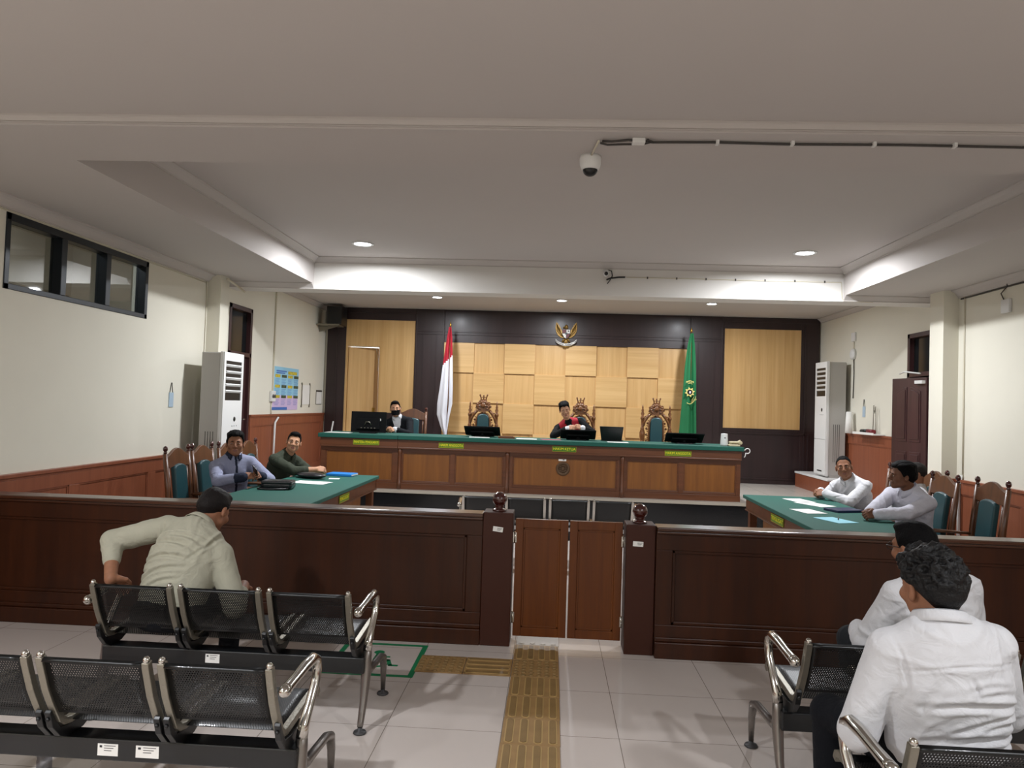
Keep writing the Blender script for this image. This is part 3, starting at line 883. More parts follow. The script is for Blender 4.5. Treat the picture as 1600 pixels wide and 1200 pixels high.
# ---------------------------------------------------------------- carved judges' chairs (facing -y towards the room)
M['carved'] = mat('carved golden brown wood', '#6e4422', .35, coat=.3, bump=.4, bscale=70, var=.25, vscale=30)
def spiral(c, r0, r1, a0, a1, n=14):
    return [(c[0] + (r0 + (r1 - r0) * k / n) * math.cos(a0 + (a1 - a0) * k / n), c[1], c[2] + (r0 + (r1 - r0) * k / n) * math.sin(a0 + (a1 - a0) * k / n)) for k in range(n + 1)]
def make_throne(label, group):
    t = thing('carved_judge_chair', label, 'chair', (0, 0, 0), 0, group)
    W = .225
    for s in (-1, 1):
        MB().lathe([(.028, 0), (.032, .1), (.024, .14), (.03, .3), (.03, .62), (.036, .64), (.036, .68), (.03, .70), (.045, .78), (.047, .84), (.03, .90), (.036, .915), (.024, .93),
                    (.022, 1.05), (.034, 1.07), (.034, 1.10), (.018, 1.12), (.03, 1.16), (.016, 1.19), (.024, 1.215), (.012, 1.24), (.016, 1.26), (.0001, 1.32)], (s * W, .02, 0), 14).build('rear_post', M['carved'], t)
        MB().lathe([(.03, 0), (.034, .05), (.024, .1), (.03, .25), (.03, .62), (.036, .66)], (s * (W + .03), -.46, 0), 14).build('leg', M['carved'], t)
        b = MB().tube([(s * W, .02, .66), (s * (W + .03), -.2, .69), (s * (W + .035), -.42, .67), (s * (W + .035), -.5, .66), (s * (W + .035), -.53, .63)], [.026, .03, .034, .038, .03], 10)
        b.ball((s * (W + .035), -.52, .645), (.034, .04, .04), 12, 8)
        b.build('armrest', M['carved'], t)
        # open scrollwork between cushion and post
        b = MB()
        for z, r in ((.62, .045), (.72, .05), (.82, .05), (.92, .045), (1.01, .04)):
            x = s * (.158 if z < .98 else .14)
            b.tube(spiral((x, .0, z), r, .012, PI / 2 if s > 0 else PI / 2, PI / 2 + s * 4.6, 14), .009, 6)
            b.ball((x, .0, z), .016, 8, 6)
        b.tube([(s * .115, 0, .56), (s * .118, 0, .8), (s * .112, 0, 1.0), (s * .08, 0, 1.09), (0, 0, 1.115)], .02, 8)
        b.tube([(s * .21, 0, .95), (s * .19, 0, 1.03), (s * .15, 0, 1.10), (s * .10, 0, 1.16)], [.018, .022, .026, .028], 8)
        b.tube(spiral((s * .17, -.005, 1.08), .045, .012, 0 if s > 0 else PI, (0 if s > 0 else PI) + s * 4.5, 12), .011, 6)
        b.build('scrollwork', M['carved'], t)
    # crest: lobed shell with small crown
    n = 40
    poly = []
    for k in range(n):
        a = 2 * PI * k / n
        r = 1 + .09 * math.cos(9 * a + .6)
        poly.append((.128 * r * math.cos(a), 1.225 + .105 * r * math.sin(a)))
    b = MB().prism(poly, -.03, .03)
    for k in range(9):
        a = PI * (k + .5) / 9
        b.ball((.1 * math.cos(a), -.028, 1.215 + .08 * math.sin(a)), (.024, .014, .03), 10, 6, rot('Y', math.degrees(PI / 2 - a)))
    for s in (-1, 1):
        b.tube(spiral((s * .06, -.032, 1.20), .05, .01, PI * .9 if s > 0 else .1 * PI, (PI * .9 - 5) if s > 0 else (.1 * PI + 5), 16), .012, 6)
    b.ball((0, -.03, 1.24), (.04, .022, .05), 12, 8)
    b.box(-.055, .055, -.02, .02, 1.32, 1.345)
    for x, h in ((-.05, .07), (0, .06), (.05, .07)):
        b.tube([(x * .8, 0, 1.34), (x, 0, 1.34 + h * .6), (x * 1.2, 0, 1.34 + h)], [.012, .010, .014], 8); b.ball((x * 1.2, 0, 1.345 + h), .014, 8, 6)
    b.tube([(-.05, 0, 1.375), (.05, 0, 1.375)], .008, 6)
    b.build('carved_crest', M['carved'], t, bevel=.004)
    pts = [(-.095, .54), (.095, .54), (.1, .8), (.095, 1.0)] + [(.095 * math.cos(a), 1.03 + .07 * math.sin(a)) for a in np.linspace(.1, PI - .1, 11)] + [(-.095, 1.0), (-.1, .8)]
    MB().prism(pts, -.055, .02).build('back_cushion', M['leather'], t, bevel=.018, seg=4)
    MB().box(-W, W, -.48, .02, .36, .42).build('seat_frame', M['carved'], t, bevel=.01)
    MB().box(-W + .01, W - .01, -.49, -.02, .42, .50).build('seat_cushion', M['leather'], t, bevel=.025, seg=4)
    return t
GT = 'carved chairs of the judges'
th = make_throne('carved judge chair with teal back standing empty nearest the red and white flag', GT)
th.location = (-1.12, 12.2, SZ)
dup(th, (.50, 12.2, SZ), 0, 'carved judge chair half hidden behind the judge in the red and black robe', GT)
dup(th, (1.77, 12.3, SZ + .03), 0, 'carved judge chair with tall teal back standing empty beside the green flag', GT)

# ---------------------------------------------------------------- gang benches of steel and chrome (facing +y)
SP = .450                                       # seat pitch
SHELL = [(0, .722), (.006, .70), (.02, .66), (.045, .59), (.075, .53), (.10, .485)]
CURVE = [(.10, .485), (.118, .452), (.145, .432), (.18, .425), (.30, .435), (.45, .447), (.52, .45), (.545, .44), (.555, .415)]
def make_gang(n, label, group, stickers, solid=False):
    t = thing('waiting_bench', label, 'bench', (0, 0, 0), 0, group)
    L = n * SP
    for i in range(n):
        x = -L / 2 + SP * (i + .5)
        hw = .184
        oy, oz = .045, .60
        rows = [[(xx, y - oy, z - oz) for xx in np.linspace(-hw, hw, 9)] for y, z in SHELL]
        rows = [[(xx, -.014 - oy, .708 - oz) for xx in np.linspace(-hw, hw, 9)]] + rows
        MB().sheet(rows, 0, .0025).build('backrest', M['blackmetal'] if solid else M['perfV'], t, loc=(x, oy, oz))
        rows = [[(xx, y - .33, z - .43) for xx in np.linspace(-hw, hw, 9)] for y, z in CURVE[3:]]
        MB().sheet(rows, 0, .0025).build('seat', M['perfH'], t, loc=(x, .33, .43))
        path = [(y, z) for y, z in SHELL] + CURVE[1:]
        for s in (-1, 1):
            b = MB()
            xo = x + s * (hw + .0125)
            w2 = .0135
            vs = []
            for k, (y, z) in enumerate(path):
                a = path[max(k - 1, 0)]; c = path[min(k + 1, len(path) - 1)]
                tx, tz = c[0] - a[0], c[1] - a[1]
                l = math.hypot(tx, tz); nx, nz = -tz / l, tx / l
                hd = .014
                for dx, dn in ((-w2, -hd), (w2, -hd), (w2, hd), (-w2, hd)):
                    vs.append((xo + dx, y + nx * dn, z + nz * dn))
            K = len(path)
            fs = [(3, 2, 1, 0), tuple(4 * (K - 1) + j for j in range(4))]
            for k in range(K - 1):
                for j in range(4):
                    fs.append((4 * k + j, 4 * k + (j + 1) % 4, 4 * k + 4 + (j + 1) % 4, 4 * k + 4 + j))
            b.add(vs, fs, 0, False)
            b.ball((xo, .0, .728), (.013, .015, .014), 10, 6, mi=1)
            b.build('side_frame', [M['alu'] if not solid else M['chrome'], M['chrome']], t, bevel=.003)
    # brackets under every joint
    for i in range(n + 1):
        x = -L / 2 + SP * i
        ds = [d for d in (-.018, .018) if (i > 0 or d > 0) and (i < n or d < 0)]
        b = MB()
        for d in ds:
            poly = [(.075, .50), (.10, .455), (.13, .415), (.19, .405), (.33, .41), (.33, .385), (.27, .36), (.18, .355), (.13, .38), (.085, .43), (.065, .49)]
            b.prism(poly, x + d - .012, x + d + .012, 'x')
            b.ball((x + d, .07, .465), (.008, .008, .008), 8, 6)
        b.build('bracket', M['black'], t, bevel=.003)
    MB().box(-L / 2 - .02, L / 2 + .02, .175, .265, .275, .358).build('beam', M['blackmetal'], t, bevel=.006)
    for x, wd in stickers:
        st = MB().box(x - wd / 2, x + wd / 2, .1735, .175, .295, .34).build('asset_sticker', M['paper'], t)
        b = MB()
        b.box(x - wd * .40, x - wd * .28, .1728, .1736, .326, .334)
        for k in range(3): b.box(x - wd * .18, x + wd * (.38 - .1 * k), .1728, .1736, .332 - .009 * k, .334 - .009 * k)
        b.build('print', M['ink'], st)
    for s in (-1, 1):
        x = s * (L / 2 + .012)
        P = lambda y, z, dx=0: (x + s * dx, y, z)
        leg = MB().tube([P(.225, .42, .012), P(.222, .34, .012), P(.215, .27, .012), P(.18, .14, .012), P(.135, .05, .012), P(.125, .03, .012)], [.021, .024, .026, .020, .017, .015], 12)
        leg.tube([P(.222, .30, .012), P(.28, .262, .012), P(.40, .255, .012), P(.54, .245, .012), P(.605, .22, .012), P(.628, .15, .012), P(.63, .03, .012)], [.022, .02, .019, .019, .021, .018, .013], 12)
        lg = leg.build('leg', M['castalu'], t)
        for y in (.125, .63):
            MB().lathe([(.0001, .03), (.012, .03), (.012, .014), (.03, .012), (.034, .004), (.03, 0), (.0001, 0)], P(y, 0, .012), 18).build('foot', M['footgrey'], lg)
        arm = [P(.215, .385, .014), P(.225, .43, .016), P(.27, .485, .02), P(.325, .545, .022), P(.348, .60, .022), P(.338, .64, .02), P(.30, .658, .018), P(.22, .652, .012), P(.13, .64, .008), P(.06, .632, .004), P(.035, .63, .004)]
        b = MB().tube(arm, [.023, .022, .019, .019, .020, .021, .022, .021, .019, .021, .022], 12)
        b.ball(P(.035, .63, .004), (.023, .027, .023), 12, 8)
        b.build('armrest', M['chrome'], t)
    return t
M['footgrey'] = mat('grey rubber foot', '#4a4a4c', .5, .4)
GB = 'steel waiting benches of the public'
def place_gang(t, xl, ytop, n=3):
    t.location = (xl + n / 2 * SP, ytop, 0)
g1 = make_gang(3, 'black perforated three-seat bench the man in the khaki shirt sits on', GB, [(-.10, .075)])
place_gang(g1, -2.285, 3.565)
g2 = make_gang(4, 'long black perforated bench nearest the camera on the left, empty', GB, [(.19, .08), (.345, .09)])
place_gang(g2, -2.285 - SP, 2.565, 4)
g3 = dup(g1, (1.085 + 1.5 * SP, 3.16, 0), 0, 'black perforated bench holding the man with glasses, second from the rail on the right')
g4 = dup(g1, (1.067 + 1.5 * SP, 2.235, 0), 0, 'black perforated bench holding the curly-haired man, nearest the camera on the right')
mb = make_gang(4, 'black and chrome bench beyond the gate facing the stage', GB, [], True)
mb.location = (.0, 7.55, 0)

# ---------------------------------------------------------------- floor tape and tactile tiles
t = thing('wheelchair_bay_marking', 'green taped square with wheelchair sign on the floor before the left rail', 'floor marking', (-1.07, 4.76, 0))
b = MB()
x0, x1, y0, y1, w = -.29, .28, -.30, .30, .035
for q in ((x0, x1, y0, y0 + w), (x0, x1, y1 - w, y1), (x0, x0 + w, y0 + w, y1 - w), (x1 - w, x1, y0 + w, y1 - w)):
    b.box(*q, .0008, .0016)
b.build('tape_border', M['tape'], t)
b = MB()
b.prism([(.035 * math.cos(a) - .02, .035 * math.sin(a) + .12) for a in np.linspace(0, 2 * PI, 16)[:-1]], .0008, .0018, 'z')
for pth, ww in (([(-.02, .08), (-.02, -.02), (.07, -.02), (.10, -.11), (.14, -.11)], .013), ([(-.02, .04), (.06, .04)], .011)):
    for p, q in zip(pth[:-1], pth[1:]):
        d = Vector((q[0] - p[0], q[1] - p[1])).normalized(); nn = Vector((-d.y, d.x)) * ww; e = d * ww * .8
        b.prism([(p[0] - e.x + nn.x, p[1] - e.y + nn.y), (p[0] - e.x - nn.x, p[1] - e.y - nn.y), (q[0] + e.x - nn.x, q[1] + e.y - nn.y), (q[0] + e.x + nn.x, q[1] + e.y + nn.y)], .0008, .0018, 'z')
ring = [(-.01 + .10 * math.cos(a), -.06 + .10 * math.sin(a)) for a in np.linspace(2.3, 6.0, 20)]
inn = [(-.01 + .078 * math.cos(a), -.06 + .078 * math.sin(a)) for a in np.linspace(6.0, 2.3, 20)]
for k in range(19):
    b.prism([ring[k], ring[k + 1], inn[18 - k], inn[19 - k]], .0008, .0018, 'z')
wc = b.build('wheelchair_sign', M['tape'], t)

M['tactrim'] = mat('worn tile rims', '#b0925e', .5)
M['tactpale'] = mat('pale tactile tile', '#a79c8e', .4)
def tact(kind, label, loc, rz=0, m=None):
    t = thing('tactile_tile', label, 'tactile tile', loc, rz, 'tactile paving tiles')
    m = m or ('tact', 'tactbar')
    MB().box(-.149, .149, -.149, .149, .0006, .006).build('slab', M[m[0]], t, bevel=.002)
    b = MB()
    if kind == 'bars':
        for k in range(4):
            x = -.111 + .074 * k
            pts = [(x + .016 * math.cos(a), (.118 if math.sin(a) > 0 else -.118) + .016 * math.sin(a)) for a in np.linspace(.01, 2 * PI - .01, 18)]
            b.prism(pts, .007, .0105, 'z')
            b.prism([(x + (p - x) * 1.45, q * 1.05) for p, q in pts], .006, .0075, 'z', 1)
        b.build('raised_bars', [M[m[1]], M['tactrim'] if m[0] == 'tact' else M['tactpale']], t)
    else:
        for i in range(6):
            for j in range(6):
                b.lathe([(.017, .006), (.014, .0095), (.008, .011), (.0001, .0112)], (-.122 + .0488 * i, -.122 + .0488 * j, 0), 10)
        b.build('raised_dots', M[m[1]], t)
    return t
ords = ['first', 'second', 'third', 'fourth', 'fifth', 'sixth', 'seventh', 'eighth', 'ninth']
tb = tact('bars', 'brown bar tactile tile against the foot of the gate', (-.045, 5.01, 0))
td = tact('dots', 'brown dotted tactile tile at the branch of the path before the gate', (-.045, 4.71, 0))
for k in range(8):
    dup(tb, (-.045 - .002 * k, 4.41 - .30 * k, 0), 0, '%s brown bar tactile tile from the dotted branch tile towards the camera' % ords[k])
dup(tb, (-.347, 4.71, 0), PI / 2, 'brown tactile tile with bars across, on the branch beside the dotted tile')
dup(td, (-.649, 4.71, 0), 0, 'brown dotted tactile tile touching the green taped square')
tact('bars', 'pale bar tactile tile beneath the left gate leaf', (-.04, 5.312, 0), 0, ('tactpale', 'tactpale'))
# ---------------------------------------------------------------- floor-standing air conditioners on their plinths
def plinth(x0, x1, y0, y1, z0, z1, label):
    t = thing('plinth', label, 'plinth', ((x0 + x1) / 2, (y0 + y1) / 2, z0))
    hx, hy, h = (x1 - x0) / 2, (y1 - y0) / 2, z1 - z0
    MB().box(-hx, hx, -hy, hy, 0, h - .03).build('body', M['wain'], t)
    MB().box(-hx - .012, hx + .012, -hy - .012, hy + .012, h - .03, h).build('top_slab', M['white'], t, bevel=.004)
def aircon(loc, sgn, h, label, D=.155, W=.25):
    """upright cabinet; its louvred front looks along sgn * x"""
    t = thing('air_conditioner', label, 'air conditioner', loc, 0 if sgn > 0 else PI, 'standing air conditioners')
    MB().box(-D, D - .05, -W + .006, W - .006, .03, h - .01).build('cabinet', M['acside'], t, bevel=.01, seg=3)
    MB().box(-D + .02, D - .07, -W + .02, W - .02, 0, .03).build('base', M['acside'], t)
    b = MB().box(D - .05, D - .012, -W, W, .02, h)
    b.build('cabinet_edge', M['white'], t, bevel=.006)
    b = MB()
    for q in ((-W, W, .04, .60), (-W, W, .608, h - .56), (-W, -W + .055, h - .56, h - .10), (W - .055, W, h - .56, h - .10), (-W, W, h - .10, h - .004)):
        b.box(D - .012, D, q[0] + .003, q[1] - .003, q[2], q[3])
    b.build('front', M['white'], t)
    MB().box(D - .02, D - .008, -W + .055, W - .055, h - .56, h - .10).build('louvre_recess', M['black'], t)
    lv = MB()
    for k in range(5):
        lv.obox((D - .006, 0, h - .155 - .075 * k), (.02, 2 * W - .115, .028), rot('Y', 35))
    lv.build('louvres', M['white'], t, bevel=.003)
    MB().lathe([(.0001, .004), (.026, .004), (.03, 0)], n=20, R=rot('Y', 90)).build('display', M['black'], t, loc=(D, .06, h - .78))
    b = MB()
    for k in range(3): b.lathe([(.0001, .003), (.006, .003), (.007, 0)], (0, -.02 + .06 * k - .04, -.08), 10, rot('Y', 90))
    b.build('buttons', M['black'], t, loc=(D, .06, h - .78))
    MB().box(D - .001, D + .002, -.1, .1, .085, .105).build('base_slot', M['black'], t)
    for s in (-1, 1):
        b = MB()
        for k in range(4):
            b.box(-.06 + .03 * k, -.053 + .03 * k, s * (W - .008), s * (W - .003), .25, .85)
        b.box(-.066, .048, s * (W - .009), s * (W - .0045), .24, .86, 1)
        b.build('side_grille', [M['cable'], M['acside']], t)
    return t
plinth(-3.99, -3.75, 8.14, 8.70, 0, .42, 'low panelled plinth under the left air conditioner')
plinth(4.33, 4.70, 11.60, 13.1, SZ, .685, 'long low wood plinth with pale top under the right air conditioner')
aircon((-3.87, 8.41, .42), 1, 1.77, 'tall white standing air conditioner by the left wall', .135, .265)
aircon((4.55, 12.15, .685), -1, 1.86, 'tall white standing air conditioner by the right wall on the stage')

# ---------------------------------------------------------------- things on the left wall
WX = XL + .001
def on_left(name, label, cat, y, z, group=None):
    return thing(name, label, cat, (WX, y, z), 0, group)
M['posterblue'] = mat('poster sky blue', '#8fc4dc', .45)
M['posterpink'] = mat('poster lilac', '#c9b4d8', .45)
M['posterdeep'] = mat('poster deep blue', '#3f6cb4', .45)
M['photo1'] = mat('poster photo dark', '#3c4a34', .5, var=.5, vscale=30)
M['photo2'] = mat('poster photo yellow', '#c0b03a', .5, var=.4, vscale=30)
t = on_left('poster', 'pale blue and lilac wall poster with three rows of small pictures', 'poster', 11.36, 1.82)
MB().box(0, .003, -.56, .56, -.33, .34).build('sheet', M['posterblue'], t)
b = MB().box(.003, .0036, -.56, .56, -.33, -.10); b.build('lilac_area', M['posterpink'], t)
b = MB().box(.0036, .0042, -.56, .08, -.33, -.285); b.build('blue_footer', M['posterdeep'], t)
b = MB().box(.003, .0042, -.42, .02, .265, .285).box(.003, .0042, -.42, -.05, .235, .255); b.build('heading', M['posterdeep'], t)
MB().box(.003, .0042, .08, .48, .235, .285).build('date_heading', M['photo2'], t)
for r, z in enumerate((.175, .015, -.145)):
    for k in range(4):
        y = -.46 + .27 * k
        pc = MB().box(.003, .0045, y, y + .21, z, z + .045).build('picture', M['photo1' if k % 2 else 'photo2'], t)
    b = MB()
    for q in range(6):
        for k in range(4):
            b.box(.003, .0042, -.46 + .27 * k, -.46 + .27 * k + .19 - .02 * (q % 3), z - .022 - .017 * q, z - .018 - .017 * q)
    b.build('text_rows', M['posterdeep'], t)
t = on_left('wall_rack', 'narrow wall rack with white sheets right of the blue poster', 'rack', 12.3, 1.74)
for y in (-.2, .2):
    MB().tube([(.01, y, -.19), (.012, y, .19)], .008, 8).build('rod', M['alu'], t)
    for z in (-.19, .19): pass
b = MB()
for y in (-.2, .2):
    for z in (-.19, .19): b.lathe([(.02, 0), (.02, .012), (.0001, .014)], (0, y, z), 12, rot('Y', 90))
b.build('screw_caps', M['alu'], t)
MB().box(.004, .007, -.16, .22, -.16, .17).build('sheet', M['paper'], t)
t = on_left('clipboard', 'small clipboard with a sheet hanging near the stage corner of the left wall', 'clipboard', 13.02, 1.71)
MB().box(0, .006, -.16, .16, -.13, .13).build('board', M['alu'], t)
MB().box(.006, .008, -.145, .145, -.12, .10).build('sheet', M['paper'], t)
MB().box(.006, .014, -.15, .15, .10, .125).build('clip', M['cable'], t)
def hanging_tag(loc, sgn, label):
    t = thing('hanging_tag', label, 'key tag', loc, 0, 'tags hanging on the walls')
    MB().tube([(sgn * .004, -.03, 0), (sgn * .006, -.005, .11), (sgn * .006, .005, .11), (sgn * .004, .03, 0)], .0035, 6).build('cord', M['cable'], t)
    MB().box(0, sgn * .008, -.045, .045, -.16, 0).build('card', M['tagblue'], t)
    return t
M['tagblue'] = mat('pale blue card', '#a9bccb', .4)
hanging_tag((WX, 7.87, 1.70), 1, 'pale blue tag hanging by a cord on the left wall before the air conditioner')
hanging_tag((XS - .001, 11.40, 1.83), -1, 'pale blue tag hanging by a cord on the right stage wall')
# conduit and socket on the stage side of the left wall
t = on_left('wall_conduit', 'thin beige conduit running down the left wall to a socket beside the poster', 'conduit', 10.80, 1.72)
MB().box(0, .02, -.012, .012, .04, 1.62).build('duct', M['conduit'], t)
MB().box(0, .04, -.09, .06, -.10, .06).build('socket_box', M['white'], t, bevel=.006)
b = MB().lathe([(.03, 0), (.03, .004), (.0001, .003)], (.04, -.05, -.02), 14, rot('Y', 90)).lathe([(.03, 0), (.03, .004), (.0001, .003)], (.04, .02, -.02), 14, rot('Y', 90))
b.build('socket_face', M['cable'], t)
MB().tube([(.012, -.02, -.10), (.012, -.04, -.2), (.012, -.02, -.34)], .008, 6).build('cable', M['conduit'], t)
t = on_left('cable_duct', 'white cable duct slanting across the left stage wainscot', 'conduit', 10.9, .9)
MB().tube([(.055, .05, .48), (.05, -.06, .40), (.045, -.07, -.45)], .016, 8).build('duct', M['white'], t)
t = thing('white_rod', 'white rod leaning in the corner behind the clerk desk', 'rod', (-3.98, 12.9, SZ))
MB().tube([(-.03, 0, 0), (.03, .25, .86)], .014, 8).build('rod', M['white'], t)
t = on_left('wall_wire', 'thin dark wire stapled along the top of the left wall and down its corner', 'cable', 7.0, 3.04)
MB().tube([(.004, -6, 0), (.004, -2, .005), (.004, 1.56, 0)], .005, 6).tube([(.004, 1.57, .02), (.006, 1.59, -.2), (.004, 1.585, -.9)], .005, 6).build('wire', M['conduit'], t)
t = thing('pillar_wire', 'short beige cable duct running from the left pillar to the beam', 'cable', (-3.985, 8.66, 3.06))
MB().tube([(0, 0, .05), (.01, .2, .02), (.01, .5, -.03)], .014, 6).build('duct', M['conduit'], t)
# loudspeaker in the corner
t = thing('loudspeaker', 'black loudspeaker on a bracket in the left corner above the stage', 'loudspeaker', (-3.92, 12.9, 3.02))
M['spkside'] = mat('grey speaker side', '#4b4644', .6)
MB().box(-.10, .16, -.17, .17, 0, .32).build('cabinet', M['spkside'], t, bevel=.01)
MB().box(.13, .175, -.18, .18, -.01, .33).box(-.08, .17, -.185, -.172, 0, .31).build('grille', M['black'], t, bevel=.01)
MB().box(-.27, .14, -.19, .10, -.03, 0).prism([(-.27, -.03), (.05, -.03), (-.27, -.13)], -.02, .02).build('bracket', M['alu'], t)

# ---------------------------------------------------------------- things on the right wall
t = thing('wall_socket', 'small square socket high on the right stage wall', 'socket', (XS - .001, 11.80, 2.93))
MB().box(-.03, 0, -.07, .07, -.07, .07).build('box', M['white'], t, bevel=.006)
MB().tube([(-.012, .0, -.07), (-.015, -.01, -.18), (-.012, .0, -.4)], .007, 6).build('cable', M['conduit'], t)
t = thing('wall_timer', 'round plug timer on the right stage wall above the air conditioner', 'socket', (XS - .001, 11.80, 2.66))
MB().lathe([(.085, 0), (.085, .035), (.06, .05), (.0001, .05)], n=20, R=rot('Y', -90)).build('body', M['white'], t)
MB().tube([(-.012, -.01, -.08), (-.012, -.02, -.35), (-.01, 0, -.7)], .007, 6).build('cable', M['cable'], t)
t = thing('wall_tray', 'pale tray with black and red objects on the right stage wainscot', 'tray', (XS - .09, 11.05, 1.412))
MB().box(-.08, .085, -.36, .36, .0, .018).box(-.08, -.07, -.36, .36, .018, .035).build('tray', M['paper'], t, bevel=.004)
M['darkred'] = mat('dark red plastic', '#6e1620', .4)
t2 = thing('marker_case', 'black and red case lying on the pale tray on the right wall', 'case', (XS - .09, 11.05, 1.43))
MB().tube([(0, .22, .03), (0, .0, .035)], .03, 10).build('black_end', M['black'], t2)
MB().tube([(0, 0, .035), (0, -.2, .03)], .032, 10).build('red_end', M['darkred'], t2)
t = thing('wire_holder', 'thin wire holder standing on the tray on the right wall', 'holder', (XS - .05, 10.93, 1.43))
MB().tube([(0, -.05, 0), (0, -.03, .40), (0, 0, .3), (0, .03, .42), (0, .05, 0)], .005, 6).build('wire', M['alu'], t)
t = thing('paper_roll', 'white paper roll standing beside the right air conditioner', 'roll', (XS - .10, 11.72, 1.411))
MB().tube([(0, 0, 0), (.02, .03, .33)], [.055, .05], 14).build('roll', M['paper'], t)
t = thing('wall_conduit', 'beige conduit down the right wall beside the pillar', 'conduit', (XR - .003, 8.42, 0))
MB().tube([(0, 0, 1.02), (-.004, .0, 1.8), (0, .004, 2.6), (0, 0, 3.06)], .012, 6).build('duct', M['conduit'], t)
MB().tube([(-.04, .0, .1), (-.045, 0, .9), (-.02, 0, 1.06)], .018, 8).build('white_sleeve', M['white'], t)
t = thing('wall_socket', 'small socket with a looped cable near the ceiling of the right wall', 'socket', (XR - .001, 7.68, 2.85))
MB().box(-.03, 0, -.09, .05, -.07, .07).build('box', M['white'], t, bevel=.006)
MB().tube([(-.01, .02, .06), (-.02, .06, .14), (-.015, -.03, .20), (-.01, -.03, .27)], .006, 6).build('cable', M['cable'], t)
t = thing('wall_wire', 'dark cable along the top of the right wall under the moulding', 'cable', (XR - .006, 6.0, 3.045))
MB().tube([(0, 2.5, 0), (0, 1.5, .005), (0, .5, -.006), (0, -.8, .0), (0, -5, 0)], .009, 6).build('cable', M['cable'], t)

# ---------------------------------------------------------------- ceiling cameras and cables
t = thing('dome_camera', 'white dome camera with dark lens hanging under the near beam', 'security camera', (.19, 4.25, SOF))
MB().lathe([(.062, 0), (.064, -.015), (.062, -.05), (.052, -.075), (.047, -.08), (.0001, -.08)], n=24).build('housing', M['white'], t)
b = MB()
b.lathe([(.044, -.072)] + [(.044 * math.cos(a), -.078 - .04 * math.sin(a)) for a in np.linspace(0, PI / 2 - .02, 8)], n=20)
b.build('lens_dome', M['blackgloss'] if 'blackgloss' in M else M['black'], t)
t = thing('ceiling_cable', 'dark cable along the near beam ending in a coil by the dome camera', 'cable', (.24, 3.97, SOF))
P_ = [(0, .0, -.012), (.05, -.02, -.02), (.14, -.03, -.014), (.24, -.01, -.014), (.27, .0, -.014), (.6, 0, -.01), (1.0, .01, -.012), (1.6, .005, -.01), (2.4, .02, -.012), (3.2, .0, -.01), (4.3, 0, -.012)]
MB().tube(P_, .007, 6).build('cable', M['cable'], t)
MB().tube([(-.01, .02, -.014), (.03, .03, -.02), (.12, .03, -.016), (.22, .015, -.02), (.27, -.02, -.018), (.24, -.04, -.014)], .006, 6).build('coil', M['cable'], t)
MB().box(.16, .23, -.035, .015, -.028, 0).build('junction_box', M['white'], t, bevel=.004)
MB().tube([(-.02, .0, -.01), (-.035, .12, -.012), (-.05, .25, -.012)], .006, 6).build('lead', M['conduit'], t)
b = MB()
for x in (.62, 1.02, 1.45, 1.87): b.box(x - .008, x + .008, -.016, .018, -.022, 0)
b.build('clips', M['white'], t)
t = thing('bullet_camera', 'small white camera with trailing wires on the far beam face', 'security camera', (.64, CY1, 3.33))
MB().lathe([(.04, 0), (.04, .02), (.03, .03), (.0001, .03)], (0, 0, .04), 16, rot('X', 90)).lathe([(.032, 0), (.034, .04), (.02, .07), (.0001, .07)], (0, -.02, .02), 16, rot('X', 90)).build('housing', M['white'], t)
MB().ball((0, -.085, .015), .024, 12, 8).build('lens', M['black'], t)
MB().tube([(.03, -.03, .07), (.07, -.02, .06), (.08, -.015, 0), (.05, -.015, -.06), (.02, -.02, -.10)], .006, 6).tube([(.01, -.02, -.05), (.06, -.02, -.03), (.16, -.015, -.015), (.24, -.012, -.012)], .011, 6).build('wires', M['black'], t)
t = thing('beam_cable', 'thin cable pinned along the far beam face to the right corner', 'cable', (.9, CY1 - .005, 3.318))
MB().tube([(0, 0, 0), (.8, 0, 0), (1.7, 0, -.006), (2.62, 0, -.004), (2.63, 0, -.2), (2.66, 0, -.235), (3.0, 0, -.24)], .006, 6).build('cable', M['conduit'], t)
b = MB()
for k in range(7): b.box(.25 + .36 * k, .265 + .36 * k, -.01, .004, -.014, .012)
b.build('clips', M['cable'], t)

